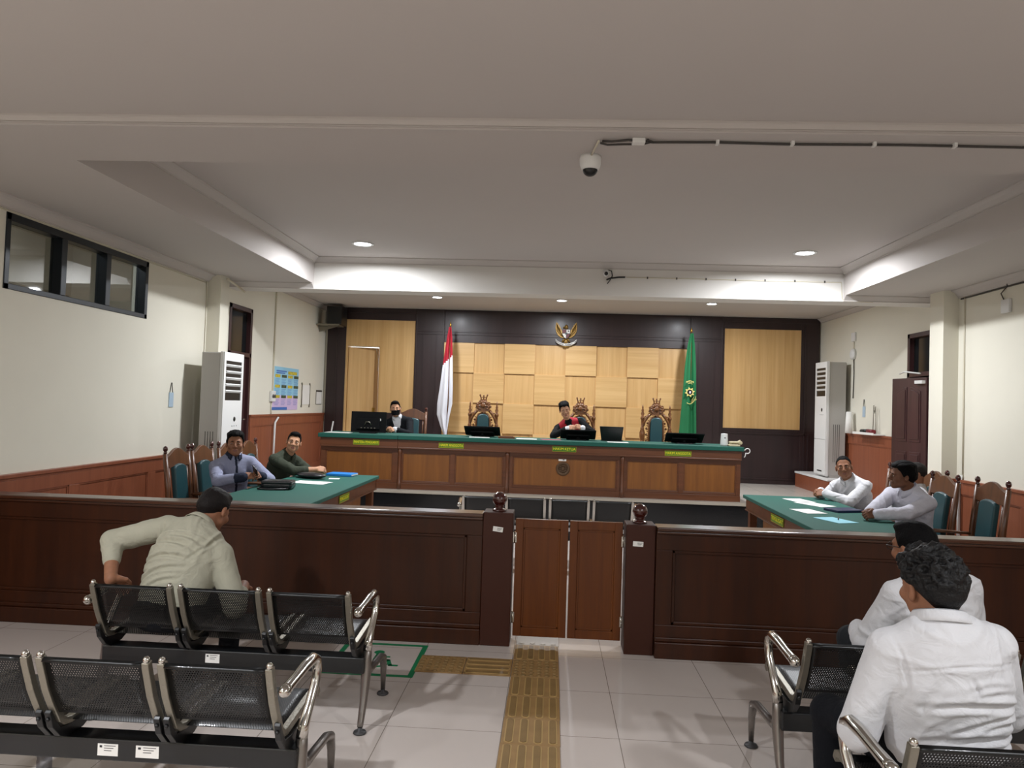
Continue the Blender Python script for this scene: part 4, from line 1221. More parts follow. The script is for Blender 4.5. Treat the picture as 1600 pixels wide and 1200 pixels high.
# ---------------------------------------------------------------- flags
def flag(loc, label, pole_tilt, prof, cols, split, top):
    """prof: list of (z, x left, x right) down the hanging cloth; cols: 1 or 2 materials; split: (z at left, z at right) colour line"""
    t = thing('flag', label, 'flag', loc)
    MB().tube([(0, 0, .02), (pole_tilt, 0, top)], .013, 10).build('pole', M['polewood'], t)
    MB().lathe([(.012, 0), (.02, .02), (.012, .05), (.0001, .09)], (pole_tilt, 0, top - .01), 10).build('pole_tip', M['brass'], t)
    MB().lathe([(.17, 0), (.17, .02), (.06, .05), (.03, .06), (.03, .12), (.02, .14)], n=20).build('stand', M['deskframe'], t)
    n = 36
    zs = [p[0] for p in prof][::-1]
    xl = [p[1] for p in prof][::-1]; xr = [p[2] for p in prof][::-1]
    rows, mids = [], []
    for z in np.linspace(prof[0][0], prof[-1][0], 60):
        a, c = np.interp(z, zs, xl), np.interp(z, zs, xr)
        row = []
        for k in range(n + 1):
            u = k / n
            fold = .032 * math.sin(u * 9 + z * .9) + .012 * math.sin(u * 17 + 1 + z * 1.6)
            row.append((a + (c - a) * u + .010 * math.sin(u * 9 + z * 2) * (c - a) * 2, -.035 + fold * min(1, (c - a) / .12), z))
        rows.append(row)
    b = MB()
    b.sheet(rows, 0, .003)
    if split:
        for i, f in enumerate(b.f):
            cx = sum(b.v[k][0] for k in f) / len(f); cz = sum(b.v[k][2] for k in f) / len(f)
            a, c = np.interp(cz, zs, xl), np.interp(cz, zs, xr)
            u = (cx - a) / max(.01, c - a)
            b.m[i] = 0 if cz > split[0] + (split[1] - split[0]) * u else 1
    b.build('cloth', cols, t)
    return t
M['polewood'] = mat('flag pole wood', '#5a3a20', .4)
# heights are above the stage floor
flag((-1.80, 12.75, SZ), 'red and white flag hanging on a pole left of the judges', -.0,
     [(2.60, -.02, .02), (2.4, -.05, .045), (2.0, -.10, .065), (1.55, -.15, .085), (1.25, -.19, .09), (1.05, -.19, .05), (.85, -.12, .02), (.70, -.05, .0), (.62, -.02, .0)],
     [M['redflag'], M['whitecloth']], (1.93, 2.10), 2.62)
fg = flag((2.40, 12.75, SZ), 'green flag with a golden star emblem hanging on a pole right of the judges', -.0,
     [(2.60, -.02, .025), (2.4, -.06, .05), (2.0, -.10, .08), (1.5, -.13, .10), (1.0, -.17, .12), (.60, -.20, .13)], [M['greenflag']], None, 2.63)
M['gold'] = mat('pale gold emblem', '#d8c878', .5)
e = bpy.data.objects.new('emblem', None)
b = MB()
star = []
for k in range(16):
    a = 2 * PI * k / 16 + .2; r = .088 if k % 2 == 0 else .055
    star.append((r * math.cos(a), r * math.sin(a)))
b.prism(star, -.012, .0)
b.prism([(.045 * math.cos(a), .045 * math.sin(a)) for a in np.linspace(0, 2 * PI, 20)[:-1]], -.014, -.012, mi=1)
b.prism([(-.012, -.018), (.012, -.022), (.02, .012), (-.008, .02)], -.016, -.014, mi=2)
R0, R1, s0 = .20, .212, -2.0
for r0, r1, a0_, a1_ in ((.195, .205, -2.0, -.35), (.145, .15, -1.2, -.5), (.195, .202, .95, 2.1), (.15, .155, 1.1, 2.0)):
    aa = np.linspace(a0_, a1_, 14)
    for p, q in zip(aa[:-1], aa[1:]):
        b.prism([(r0 * math.cos(p) * .55, r0 * math.sin(p)), (r1 * math.cos(p) * .55, r1 * math.sin(p)), (r1 * math.cos(q) * .55, r1 * math.sin(q)), (r0 * math.cos(q) * .55, r0 * math.sin(q))], -.010, -.004)
em = b.build('emblem', [M['gold'], M['black'], M['whitecloth']], fg, loc=(-.02, -.085, 1.58))
tx = text('emblem_lettering', 'AHKAM', .05, M['gold'], em, (-.005, -.011, .173), (PI / 2, 0, 0), width=.13)
tx = text('emblem_lettering', 'AGUNG', .045, M['gold'], em, (.068, -.011, -.145), (PI / 2, -math.radians(38), 0), width=.11)

# ---------------------------------------------------------------- eagle emblem above the bench (wings, shield, ribbon)
M['eaglegold'] = mat('old gold paint', '#8a6a30', .42, .45)
M['shieldred'] = mat('shield dark red', '#5c161a', .5)
t = thing('wall_emblem', 'golden eagle emblem with quartered shield and white ribbon on the dark panelling', 'emblem', (.245, F - .035, 3.0))
b = MB()
for s in (-1, 1):
    wing = [(.03, -.075), (.09, -.07), (.145, -.03), (.18, .03), (.195, .10), (.19, .17), (.18, .215), (.165, .185), (.155, .20), (.143, .155), (.133, .165), (.12, .12), (.11, .125), (.095, .075), (.085, .075), (.06, .01), (.03, -.02)]
    b.prism([(s * x, z) for x, z in wing], -.03, -.004)
    for k in range(6):                            # raised quills over the wing
        u = k / 5
        b.tube([(s * (.06 + .03 * u), -.03, -.055 + .05 * u), (s * (.10 + .06 * u), -.034, -.02 + .07 * u), (s * (.115 + .062 * u), -.03, .085 + .1 * u)], [.012, .013, .004], 6)
b.build('wings', M['eaglegold'], t)
b = MB().ball((0, -.03, .0), (.055, .035, .10), 14, 10).ball((0, -.035, .12), (.034, .03, .045), 12, 8).tube([(-.02, -.05, .12), (-.05, -.055, .115), (-.062, -.05, .10)], [.016, .01, .003], 8)
b.tube([(-.02, -.03, -.08), (-.07, -.035, -.15)], [.016, .012], 8).tube([(.02, -.03, -.08), (.07, -.035, -.15)], [.016, .012], 8)
for k in range(5): b.tube([(0, -.02, -.07), (.02 * (k - 2), -.025, -.21)], [.015, .012], 6)
b.build('body', M['eaglegold'], t)
sh = lambda x: [(-x, .075), (x, .075), (x, -.01), (x * .55, -.07), (0, -.095), (-x * .55, -.07), (-x, -.01)]
b = MB().prism(sh(.072), -.078, -.06, mi=0)
b.prism([(-.066, .07), (-.004, .07), (-.004, .006), (-.066, .006)], -.082, -.078, mi=1); b.prism([(.004, .07), (.066, .07), (.066, .006), (.004, .006)], -.082, -.078, mi=2)
b.prism([(-.066, -.002), (-.004, -.002), (-.004, -.086), (-.038, -.066), (-.066, -.012)], -.082, -.078, mi=2); b.prism([(.004, -.002), (.066, -.002), (.066, -.012), (.038, -.066), (.004, -.086)], -.082, -.078, mi=1)
b.prism([(.022, .03), (.05, .032), (.048, .052), (.03, .056)], -.084, -.082, mi=0); b.prism([(-.022, -.018), (.022, -.018), (.018, .016), (-.018, .016)], -.086, -.082, mi=0)
b.build('shield', [M['black'], M['shieldred'], M['paper']], t)
b = MB()
aa = np.linspace(math.radians(205), math.radians(335), 22)
rib = [[(.205 * math.cos(a), -.06 - .004 * k, -.065 + .135 * math.sin(a) + .022 * (1 - 2 * k)) for k in (0, 1)] for a in aa]
b.sheet(rib, 0, .008)
b.build('ribbon', M['paper'], t)
mot = 'BHINNEKA TUNGGAL IKA'
for k, ch in enumerate(mot):
    if ch == ' ': continue
    a = math.radians(212 + 116 * k / (len(mot) - 1))
    text('ribbon_lettering', ch, .034, M['ink'], t, (.205 * math.cos(a), -.0725, -.065 + .135 * math.sin(a)), (PI / 2, -(a - 1.5 * PI) * .75, 0))
MB().ball((0, -.03, -.235), (.06, .025, .018), 12, 8).build('base_boss', M['eaglegold'], t)

# ---------------------------------------------------------------- on the benches
BT = SZ + .775
M['mattblack'] = mat('matt black plastic', '#08080a', .75, spec=.2)
M['screen'] = mat('black glossy screen', '#08090b', .15)
def monitor(loc, rz, w, h, tilt, label, stand_h):
    """seen from behind; rz 0: back towards the camera"""
    t = thing('monitor', label, 'monitor', loc, rz, 'monitors on the bench')
    MB().box(-.12, .12, -.09, .09, 0, .012).build('stand_foot', M['black'], t, bevel=.004)
    MB().tube([(0, .02, .01), (0, .0, stand_h)], [.03, .025], 10).build('stand_neck', M['black'], t)
    R = rot('X', tilt)
    b = MB().obox((0, 0, 0), (w, .018, h), None)
    p = b.build('panel', M['mattblack'], t, bevel=.004, loc=(0, 0, stand_h + (.012 if tilt > 0 else 0))); p.rotation_euler = (math.radians(tilt), 0, 0)
    MB().box(-w * .33, w * .33, -.045, -.009, -h * .36, h * .18)  .build('rear_housing', M['mattblack'], p, bevel=.012)
    MB().box(-w / 2 + .012, w / 2 - .012, .009, .0105, -h / 2 + .014, h / 2 - .012).build('screen', M['screen'], p)
    b = MB()
    for k in range(5): b.box(-w * .2 + .05 * k, -w * .2 + .02 + .05 * k, -.047, -.044, -h * .30, -h * .27)
    b.build('ports', M['alu'], p)
    return t, p
t, p = monitor((-2.70, 10.78, BT), 0, .53, .31, -4, 'upright black monitor seen from behind on the clerk desk', .165)
st = MB().box(.10, .185, -.0115, -.009, .02, .055).build('asset_sticker', M['paper'], p)
MB().tube([(-.05, -.05, -.06), (-.02, -.075, .0), (.03, -.075, .0), (.05, -.05, -.05)], .007, 6).build('cable', M['alu'], p)
monitor((-1.0, 10.86, BT), 0, .53, .30, 64, 'black monitor tilted flat before the empty judge chair by the red and white flag', .075)
monitor((.42, 10.84, BT), 0, .52, .30, 64, 'black monitor tilted flat in front of the robed judge', .072)
monitor((1.98, 10.88, BT), math.radians(-3), .55, .30, 64, 'black monitor tilted flat before the empty judge chair by the green flag', .075)
t = thing('laptop', 'open black laptop seen from behind beside the robed judge', 'laptop', (.92, 10.90, BT), math.radians(-8))
MB().box(-.16, .16, -.02, .2, .001, .016).build('base', M['black'], t, bevel=.003)
p = MB().prism([(-.15, 0), (.15, 0), (.175, .21), (-.175, .21)], -.006, .006).build('lid', M['black'], t, bevel=.003, loc=(0, -.02, .014)); p.rotation_euler = (math.radians(16), 0, 0)
t = thing('air_freshener', 'white oval air freshener standing on the right end of the bench', 'dispenser', (2.50, 10.62, BT))
MB().lathe([(.05, 0), (.054, .02), (.05, .1), (.046, .16), (.044, .175), (.0001, .178)], n=24).build('body', M['white'], t)
MB().ball((0, -.047, .115), (.009, .006, .013), 10, 6).build('nozzle', M['black'], t)
t = thing('stapler', 'beige desk telephone lying at the right end of the bench', 'telephone', (2.64, 10.6, BT))
t.name = 'telephone'
M['beige'] = mat('beige plastic', '#c9bd9c', .5)
MB().box(-.09, .07, -.06, .06, 0, .025).build('base', M['beige'], t, bevel=.01)
MB().tube([(-.075, 0, .045), (-.03, 0, .055), (.04, 0, .055), (.085, 0, .065)], [.024, .017, .018, .03], 12).ball((.085, 0, .05), (.03, .028, .028), 12, 8).build('handset', M['beige'], t)
t = thing('looped_cord', 'white looped cord hanging off the right end of the bench', 'cord', (2.735, 10.40, BT - .02))
MB().tube([(-.02, 0, -.02)] + [(.03 + .035 * math.cos(a), -.03, -.03 + .035 * math.sin(a)) for a in np.linspace(2.8, -2.2, 12)] + [(.0, -.03, -.10), (-.012, -.03, -.12)], .007, 6).build('cord', M['white'], t)
t = thing('wood_box', 'flat brown wooden box on the bench between the judges places', 'box', (-.62, 10.62, BT))
MB().box(-.12, .12, -.08, .08, 0, .025).box(-.10, .10, -.065, .065, .025, .033).build('box', M['deskframe'], t, bevel=.003)
def sheet_of_paper(loc, rz, label, w=.21, d=.297, m='paper', n=1):
    t = MB().box(-w / 2, w / 2, -d / 2, d / 2, 0, .0012 * n).build('paper_sheet', M[m], loc=loc); t.rotation_euler = (0, 0, rz)
    return tag(t, label, 'paper', 'loose paper sheets')
sheet_of_paper((-.33, 10.60, BT + .001), PI / 2, 'white paper on the bench left of the robed judge', n=3)
sheet_of_paper((.98, 10.55, BT + .001), PI / 2, 'white paper on the bench in front of the laptop', n=2)
sheet_of_paper((-1.02, 10.62, BT + .001), PI / 2 + .1, 'white paper under the tilted monitor near the red and white flag', n=2)
sheet_of_paper((-3.10, 10.62, BT + .001), PI / 2, 'white paper at the left end of the clerk desk', .24, .36, n=4)
M['pinkpaper'] = mat('pink paper', '#b0566a', .7)
sheet_of_paper((.02, 10.66, BT + .001), PI / 2 + .2, 'pink folder on the bench at the judge robe sleeve', .2, .28, 'pinkpaper', 3)

# ---------------------------------------------------------------- on the tables
TT = .761
sheet_of_paper((-2.60, 7.92, TT), PI / 2 - .15, 'white paper on the left table before the dark clutch bag', .26, .40)
sheet_of_paper((-2.48, 8.38, TT), .2, 'small white card between the dark clutch bag and the blue folder', .12, .12)
M['blue'] = mat('bright blue folder', '#1f7fd0', .4)
t = thing('folder', 'bright blue folder at the far end of the left table', 'folder', (-2.50, 8.77, TT), -.1)
MB().box(-.16, .16, -.11, .11, 0, .03).build('cover', M['blue'], t, bevel=.005)
MB().box(-.155, .162, -.105, .105, .008, .022).build('pages', M['paper'], t)
M['bagblack'] = mat('black leather bag', '#15151a', .35, coat=.3, bump=.3, bscale=30)
t = thing('pouch_bag', 'black leather pouch bag on the near half of the left table', 'bag', (-2.72, 7.28, TT), .1)
MB().box(-.15, .15, -.10, .10, 0, .075).build('body', M['bagblack'], t, bevel=.03, seg=4)
MB().box(-.152, .152, -.105, .07, .05, .088).build('flap', M['bagblack'], t, bevel=.015, seg=3)
MB().tube([(-.14, -.09, .02), (-.17, -.14, .012), (-.05, -.16, .01), (.1, -.13, .01), (.12, -.09, .02)], .01, 8).build('strap', M['bagblack'], t)
t = thing('clutch_bag', 'dark soft clutch bag under the arms of the man in the olive shirt', 'bag', (-2.74, 8.34, TT), PI / 2 - .35)
MB().ball((0, 0, .035), (.10, .20, .036), 20, 10).build('body', M['bagblack'], t)
t = thing('black_strap', 'thin black strap lying beside the black pouch bag', 'strap', (-2.86, 7.52, TT + .004))
MB().tube([(-.1, -.1, .008), (0, .0, .01), (.05, .12, .008), (.1, .2, .008)], .012, 8).build('strap', M['black'], t)
sheet_of_paper((2.68, 7.98, TT), .25, 'white paper at the far end of the right table', .21, .30)
sheet_of_paper((2.74, 7.68, TT), .5, 'white paper on the right table before the far man', .21, .36)
sheet_of_paper((2.48, 7.12, TT), .25, 'white paper alone in the middle of the right table', .21, .30)
M['cyan'] = mat('light blue paper', '#8fd0e0', .6)
sheet_of_paper((2.53, 6.58, TT), .35, 'light blue paper under the hands of the man in profile', .21, .32, 'cyan', 2)
M['navy'] = mat('navy cover', '#1c2548', .4)
t = thing('notebook', 'navy notebook on the right table between the two men', 'book', (2.85, 7.22, TT), .35)
MB().box(-.15, .15, -.1, .1, 0, .022).build('cover', M['navy'], t, bevel=.003)
t = thing('pen', 'black pen lying on the light blue paper', 'pen', (2.58, 6.65, TT + .003), 1.2)
MB().tube([(-.07, 0, .006), (.055, 0, .006), (.07, 0, .006)], [.005, .005, .001], 8).build('barrel', M['black'], t)

# ---------------------------------------------------------------- bottle under the near left bench
t = thing('water_bottle', 'clear plastic water bottle with blue cap standing under the near left bench', 'bottle', (-2.17, 3.14, 0))
M['pet'] = glass('clear bottle plastic', '#c8ccd4', .22, .08)
MB().lathe([(.028, .002), (.03, .01), (.03, .06), (.0275, .07), (.03, .08), (.03, .13), (.022, .16), (.012, .175), (.012, .188)], n=20).build('body', M['pet'], t)
MB().lathe([(.015, .183), (.015, .20), (.0001, .2)], n=16).build('cap', M['blue'], t)
# ---------------------------------------------------------------- people: smooth distance fields turned into one surface each
V3 = lambda *a: np.array(a, dtype=np.float64)
def unit(v): return np.asarray(v, float) / (np.linalg.norm(v) + 1e-12)

class Vol:
    """a grid of distances; shapes are blended in with a smooth minimum of radius k"""
    def __init__(s, lo, hi, h):
        s.h = h
        s.lo = np.array(lo, float)
        s.n = np.ceil((np.array(hi, float) - s.lo) / h).astype(int) + 1
        s.d = np.full(s.n, .2, np.float32)
    def _box(s, lo, hi):
        a = np.clip(np.floor((np.array(lo) - s.lo) / s.h).astype(int), 0, s.n)
        b = np.clip(np.ceil((np.array(hi) - s.lo) / s.h).astype(int) + 1, 0, s.n)
        ax = [(s.lo[i] + s.h * np.arange(a[i], b[i])).astype(np.float32) for i in range(3)]
        return tuple(slice(a[i], b[i]) for i in range(3)), ax[0][:, None, None], ax[1][None, :, None], ax[2][None, None, :]
    def _mix(s, sl, v, k, sub):
        d = s.d[sl]
        if sub:
            v = -v
            if k <= 0: s.d[sl] = np.maximum(d, v); return
            h = np.clip(.5 - .5 * (v - d) / k, 0, 1)
            s.d[sl] = v * (1 - h) + d * h + k * h * (1 - h); return
        if k <= 0: s.d[sl] = np.minimum(d, v); return
        h = np.clip(.5 + .5 * (v - d) / k, 0, 1)
        s.d[sl] = v * (1 - h) + d * h - k * h * (1 - h)
    def cap(s, a, b, ra, rb=None, k=.02, sub=False, flat=None):
        """tapered capsule; flat=(axis, f) squeezes it along axis by f"""
        a, b = np.array(a, float), np.array(b, float)
        rb = ra if rb is None else rb
        m = max(ra, rb) + k + 2 * s.h
        sl, X, Y, Z = s._box(np.minimum(a, b) - m, np.maximum(a, b) + m)
        if 0 in s.d[sl].shape: return s
        ab = b - a; L = float(ab @ ab) + 1e-12
        px, py, pz = X - a[0], Y - a[1], Z - a[2]
        t = np.clip((px * ab[0] + py * ab[1] + pz * ab[2]) / L, 0, 1)
        qx, qy, qz = px - t * ab[0], py - t * ab[1], pz - t * ab[2]
        if flat:
            n = unit(flat[0]); c = (qx * n[0] + qy * n[1] + qz * n[2]) * (1 / flat[1] - 1)
            qx, qy, qz = qx + c * n[0], qy + c * n[1], qz + c * n[2]
        v = np.sqrt(qx * qx + qy * qy + qz * qz) - (ra + (rb - ra) * t)
        s._mix(sl, v, k, sub); return s
    def ell(s, c, r, R=None, k=.02, sub=False):
        """ellipsoid with radii r along the rows of R"""
        c, r = np.array(c, float), np.array(r, float)
        R = np.eye(3) if R is None else R
        m = np.abs(R.T * r[None, :]).sum(1) * 1.0 + k + 2 * s.h
        sl, X, Y, Z = s._box(c - m, c + m)
        if 0 in s.d[sl].shape: return s
        px, py, pz = X - c[0], Y - c[1], Z - c[2]
        q = [(px * R[i, 0] + py * R[i, 1] + pz * R[i, 2]) for i in range(3)]
        k0 = np.sqrt(sum((q[i] / r[i]) ** 2 for i in range(3)))
        k1 = np.sqrt(sum((q[i] / r[i] ** 2) ** 2 for i in range(3))) + 1e-9
        s._mix(sl, k0 * (k0 - 1) / k1, k, sub); return s
    def mesh(s):
        """naive surface nets"""
        d = s.d
        d[0], d[-1] = .1, .1; d[:, 0], d[:, -1] = .1, .1; d[:, :, 0], d[:, :, -1] = .1, .1
        ins = d < 0
        c = [ins[i:i + ins.shape[0] - 1, j:j + ins.shape[1] - 1, l:l + ins.shape[2] - 1] for i in (0, 1) for j in (0, 1) for l in (0, 1)]
        cnt = sum(x.astype(np.int8) for x in c)
        act = (cnt > 0) & (cnt < 8)
        I = np.argwhere(act)
        idx = -np.ones(act.shape, np.int64); idx[act] = np.arange(len(I))
        cor = np.array([(i, j, l) for i in (0, 1) for j in (0, 1) for l in (0, 1)])
        val = np.stack([d[I[:, 0] + o[0], I[:, 1] + o[1], I[:, 2] + o[2]] for o in cor], 1)
        P = np.zeros((len(I), 3)); W = np.zeros(len(I))
        for a in range(8):
            for b in range(a + 1, 8):
                if np.abs(cor[a] - cor[b]).sum() != 1: continue
                va, vb = val[:, a], val[:, b]
                x = (va < 0) != (vb < 0)
                t = np.where(x, va / np.where(va - vb == 0, 1, va - vb), 0)
                p = cor[a][None] + t[:, None] * (cor[b] - cor[a])[None]
                P += np.where(x[:, None], p, 0); W += x
        V = s.lo + (I + P / W[:, None]) * s.h
        Q = []
        for ax in range(3):
            o1, o2 = [(1, 2), (2, 0), (0, 1)][ax]
            sh = [slice(1, -1)] * 3; sh[ax] = slice(0, -1)
            A = ins[tuple(sh)]
            sh2 = [slice(1, -1)] * 3; sh2[ax] = slice(1, None)
            B = ins[tuple(sh2)]
            for flip, mask in ((False, A & ~B), (True, ~A & B)):
                E = np.argwhere(mask)
                if not len(E): continue
                off = np.ones(3, int); off[ax] = 0
                E = E + off
                def at(d1, d2):
                    F = E.copy(); F[:, o1] -= d1; F[:, o2] -= d2
                    return idx[F[:, 0], F[:, 1], F[:, 2]]
                q = np.stack([at(1, 1), at(0, 1), at(0, 0), at(1, 0)], 1)
                Q.append(q[:, ::-1] if flip else q)
        return V, np.concatenate(Q)

def vnoise(P, seed=0):
    """smooth value noise in -1..1 at the points P"""
    rs = np.random.RandomState(seed); T = rs.rand(32, 32, 32) * 2 - 1
    f = np.floor(P).astype(int); t = P - f; t = t * t * (3 - 2 * t)
    out = 0
    for i in (0, 1):
        for j in (0, 1):
            for l in (0, 1):
                w_ = (t[:, 0] if i else 1 - t[:, 0]) * (t[:, 1] if j else 1 - t[:, 1]) * (t[:, 2] if l else 1 - t[:, 2])
                out = out + w_ * T[(f[:, 0] + i) % 32, (f[:, 1] + j) % 32, (f[:, 2] + l) % 32]
    return out
def vnormals(V, Q):
    n = np.cross(V[Q[:, 2]] - V[Q[:, 0]], V[Q[:, 3]] - V[Q[:, 1]])
    N = np.zeros_like(V)
    for k in range(4): np.add.at(N, Q[:, k], n)
    return N / (np.linalg.norm(N, axis=1)[:, None] + 1e-12)
def smooth(V, Q, it=2):
    for _ in range(it):
        A = np.zeros_like(V); W = np.zeros(len(V))
        for a, b in ((0, 1), (1, 2), (2, 3), (3, 0)):
            np.add.at(A, Q[:, a], V[Q[:, b]]); np.add.at(A, Q[:, b], V[Q[:, a]])
            np.add.at(W, Q[:, a], 1); np.add.at(W, Q[:, b], 1)
        V = V * .5 + .5 * A / W[:, None]
    return V
def npmesh(name, V, Q, mats, parent=None, loc=None, mi=None):
    me = bpy.data.meshes.new(name)
    me.vertices.add(len(V)); me.vertices.foreach_set('co', np.ascontiguousarray(V, np.float32).ravel())
    me.loops.add(4 * len(Q)); me.loops.foreach_set('vertex_index', np.ascontiguousarray(Q, np.int32).ravel())
    me.polygons.add(len(Q)); me.polygons.foreach_set('loop_start', np.arange(0, 4 * len(Q), 4, dtype=np.int32))
    for m_ in (mats if isinstance(mats, (list, tuple)) else [mats]): me.materials.append(m_)
    if mi is not None: me.polygons.foreach_set('material_index', np.ascontiguousarray(mi, np.int32))
    me.polygons.foreach_set('use_smooth', np.ones(len(Q), bool))
    me.update(calc_edges=True); me.validate()
    o = bpy.data.objects.new(name, me); C.objects.link(o)
    if parent: o.parent = parent
    if loc is not None: o.location = loc
    return o

def frame3(f, up=(0, 0, 1), roll=0):
    """rows: right, forward, up"""
    f = unit(f); r = unit(np.cross(f, up)); u = np.cross(r, f)
    if roll:
        c, s_ = math.cos(roll), math.sin(roll); r, u = r * c + u * s_, u * c - r * s_
    return np.stack([r, f, u])
def ik(a, b, l1, l2, hint):
    """elbow position between a and b"""
    a, b = np.array(a, float), np.array(b, float)
    d = b - a; L = np.linalg.norm(d)
    if L > .995 * (l1 + l2): b = a + d / L * .995 * (l1 + l2); d = b - a; L = np.linalg.norm(d)
    x = (l1 * l1 - l2 * l2 + L * L) / (2 * L); y = math.sqrt(max(0, l1 * l1 - x * x))
    n = d / L; h = np.array(hint, float); h = h - n * (h @ n); h = unit(h)
    return a + n * x + h * y, b

# --- head in its own axes: x right, y forward, z up, origin between the ears at eye height
def head_field(v, c, R, k=1.0, fat=1.0, skullonly=False, grow=0.0):
    W = lambda x, y, z: c + k * (x * R[0] + y * R[1] + z * R[2])
    e = lambda p, r, kk=.02, sub=False, RR=None: v.ell(W(*p), [q * k for q in r], R if RR is None else RR @ R, kk * k, sub)
    cp = lambda p, q, ra, rb, kk=.015, sub=False: v.cap(W(*p), W(*q), ra * k, rb * k, kk * k, sub)
    e((0, -.012, .034), (.075, .097, .086), .02)                         # cranium
    e((0, .026, -.032), (.060 * fat, .064, .078), .03)                   # face block
    cp((-.044 * fat, .012, -.066), (0, .068, -.093), .021, .020, .03); cp((.044 * fat, .012, -.066), (0, .068, -.093), .021, .020, .03)   # jaw
    cp((-.036, .078, .019), (.036, .078, .019), .013, .013, .02)         # brow
    for s in (-1, 1):
        e((s * .043 * fat, .066, -.030), (.021, .018, .019), .025)       # cheeks
        e((s * .031, .098, -.001), (.018, .014, .011), .012, True)       # eye sockets
        e((s * .031, .083, -.0), (.0155, .010, .0105), .004)             # lids
        e((s * .0800, -.008, -.012), (.011, .019, .031), .008)           # ears
        e((s * .088, .0, -.008), (.006, .010, .016), .006, True)
    cp((0, .090, .012), (0, .112, -.030), .009, .0125, .012)             # nose
    for s in (-1, 1): e((s * .0125, .099, -.036), (.010, .011, .009), .008)
    cp((-.017, .090, -.061), (.017, .090, -.061), .0068, .0068, .006)    # lips
    cp((-.015, .089, -.073), (.015, .089, -.073), .0072, .0072, .006)
    cp((-.022, .099, -.067), (.022, .099, -.067), .0022, .0022, .003, True)
    return W

def hand_field(v, wrist, fdir, dorsal, side, curl=.5, k=1.0, thumb=.5, spread=.0):
    """palm, four jointed fingers and a thumb; side +1: thumb lies along fdir x dorsal"""
    f = unit(fdir); d = np.array(dorsal, float); d = unit(d - f * (d @ f)); x = side * np.cross(f, d)
    W = lambda a, b, c: np.array(wrist, float) + k * (a * x + b * f + c * d)     # a: towards thumb, b: along, c: back of hand
    for a, b in ((-.028, .078), (-.009, .084), (.011, .086), (.030, .082)):
        v.cap(W(a * .6, .005, 0), W(a, b, .0), .0155 * k, .0125 * k, .008 * k, flat=(d, .92))
    v.cap(W(.02, .02, -.006), W(.034, .045, -.010), .017 * k, .013 * k, .01 * k)
    tips = []
    for i, (a, b, L) in enumerate(((-.029, .078, .062), (-.010, .084, .076), (.011, .086, .080), (.031, .082, .070))):
        p = W(a, b, .001); an = 0.0
        spr = (i - 1.5) * spread
        cu = curl[i] if isinstance(curl, (list, tuple)) else curl
        for j, (fr, bend, r0, r1) in enumerate(((.44, 1.0, .0092, .0085), (.31, 1.15, .0085, .0078), (.25, .8, .0078, .0065))):
            an += cu * bend
            dr = f * math.cos(an) - d * math.sin(an) + x * spr
            q = p + unit(dr) * L * fr * k
            v.cap(p, q, r0 * k, r1 * k, .0018)
            p = q
        tips.append(p)
    p0 = W(.030, .022, -.008); p1 = W(.052, .050, -.014 - .012 * thumb); p2 = p1 + k * .034 * unit(f * .9 + x * (.35 - .75 * thumb) - d * .35 * thumb); p3 = p2 + k * .026 * unit(f * .9 - x * (.1 + .6 * thumb) - d * .3 * thumb)
    v.cap(p0, p1, .0155 * k, .0115 * k, .008); v.cap(p1, p2, .0112 * k, .0098 * k, .002); v.cap(p2, p3, .0098 * k, .0078 * k, .002)

def skin_mat(name, col, lip):
    return [mat(name, col, .58, bump=.08, bscale=220, var=.10, vscale=40, spec=.3), mat(name + ' lips', lip, .45)]
SK = {'mid': skin_mat('brown skin', '#8c6048', '#7a4a40'), 'fair': skin_mat('light brown skin', '#b98a6c', '#9a5f52'),
      'dark': skin_mat('deep brown skin', '#6f4a37', '#5e3a32')}
M['hair'] = mat('black hair', '#060506', .7, bump=.5, bscale=160, spec=.12)
M['haircurl'] = mat('black curly hair', '#0a090a', .5, bump=.6, bscale=120, spec=.3)
M['hairgrey'] = mat('greying hair', '#262220', .7, bump=.5, bscale=160, spec=.2)
M['hairbrown'] = mat('dark brown hair', '#120c0b', .6, bump=.5, bscale=160, spec=.22)
M['eyewhite'] = mat('eye white', '#b8aea4', .3)
M['iris'] = mat('dark iris', '#120c0a', .15)
def fabric(name, col, bump=.15, var=.05, rough=.85):
    m = mat(name, col, rough, bump=bump, bscale=420, var=var, vscale=7, spec=.2)
    nt = m.node_tree                              # soft creases below the size of the mesh
    bp = [n for n in nt.nodes if n.type == 'BUMP'][0]
    n = nt.nodes.new('ShaderNodeTexNoise'); n.inputs['Scale'].default_value = 13; n.inputs['Detail'].default_value = 2; n.inputs['Distortion'].default_value = 1.6
    b2 = nt.nodes.new('ShaderNodeBump'); b2.inputs['Strength'].default_value = .35; b2.inputs['Distance'].default_value = .02
    tc = [q for q in nt.nodes if q.type == 'TEX_COORD'][0]
    nt.links.new(tc.outputs['Object'], n.inputs['Vector']); nt.links.new(n.outputs['Fac'], b2.inputs['Height']); nt.links.new(b2.outputs[0], bp.inputs['Normal'])
    return m
M['shirtwhite'] = fabric('white shirt cotton', '#cfcfd2')
M['shirtlilac'] = fabric('pale lilac white shirt', '#c8c7d2')
M['shirtblue'] = fabric('grey blue shirt', '#8f93ab')
M['shirtnavy'] = fabric('navy collar cloth', '#262b3c')
M['shirtolive'] = fabric('dark olive shirt', '#3a3f34')
M['shirtkhaki'] = fabric('pale khaki shirt', '#a3a08f')
M['suitblack'] = fabric('black suit', '#14161a')
M['robeblack'] = fabric('black robe', '#0d0e10')
M['trouser'] = fabric('black trousers', '#0e1016')
M['trousergrey'] = fabric('dark grey trousers', '#24272b')
M['belt'] = mat('black shoe leather', '#0c0c0d', .35)
M['maskblack'] = fabric('black face mask', '#0b0b0e')

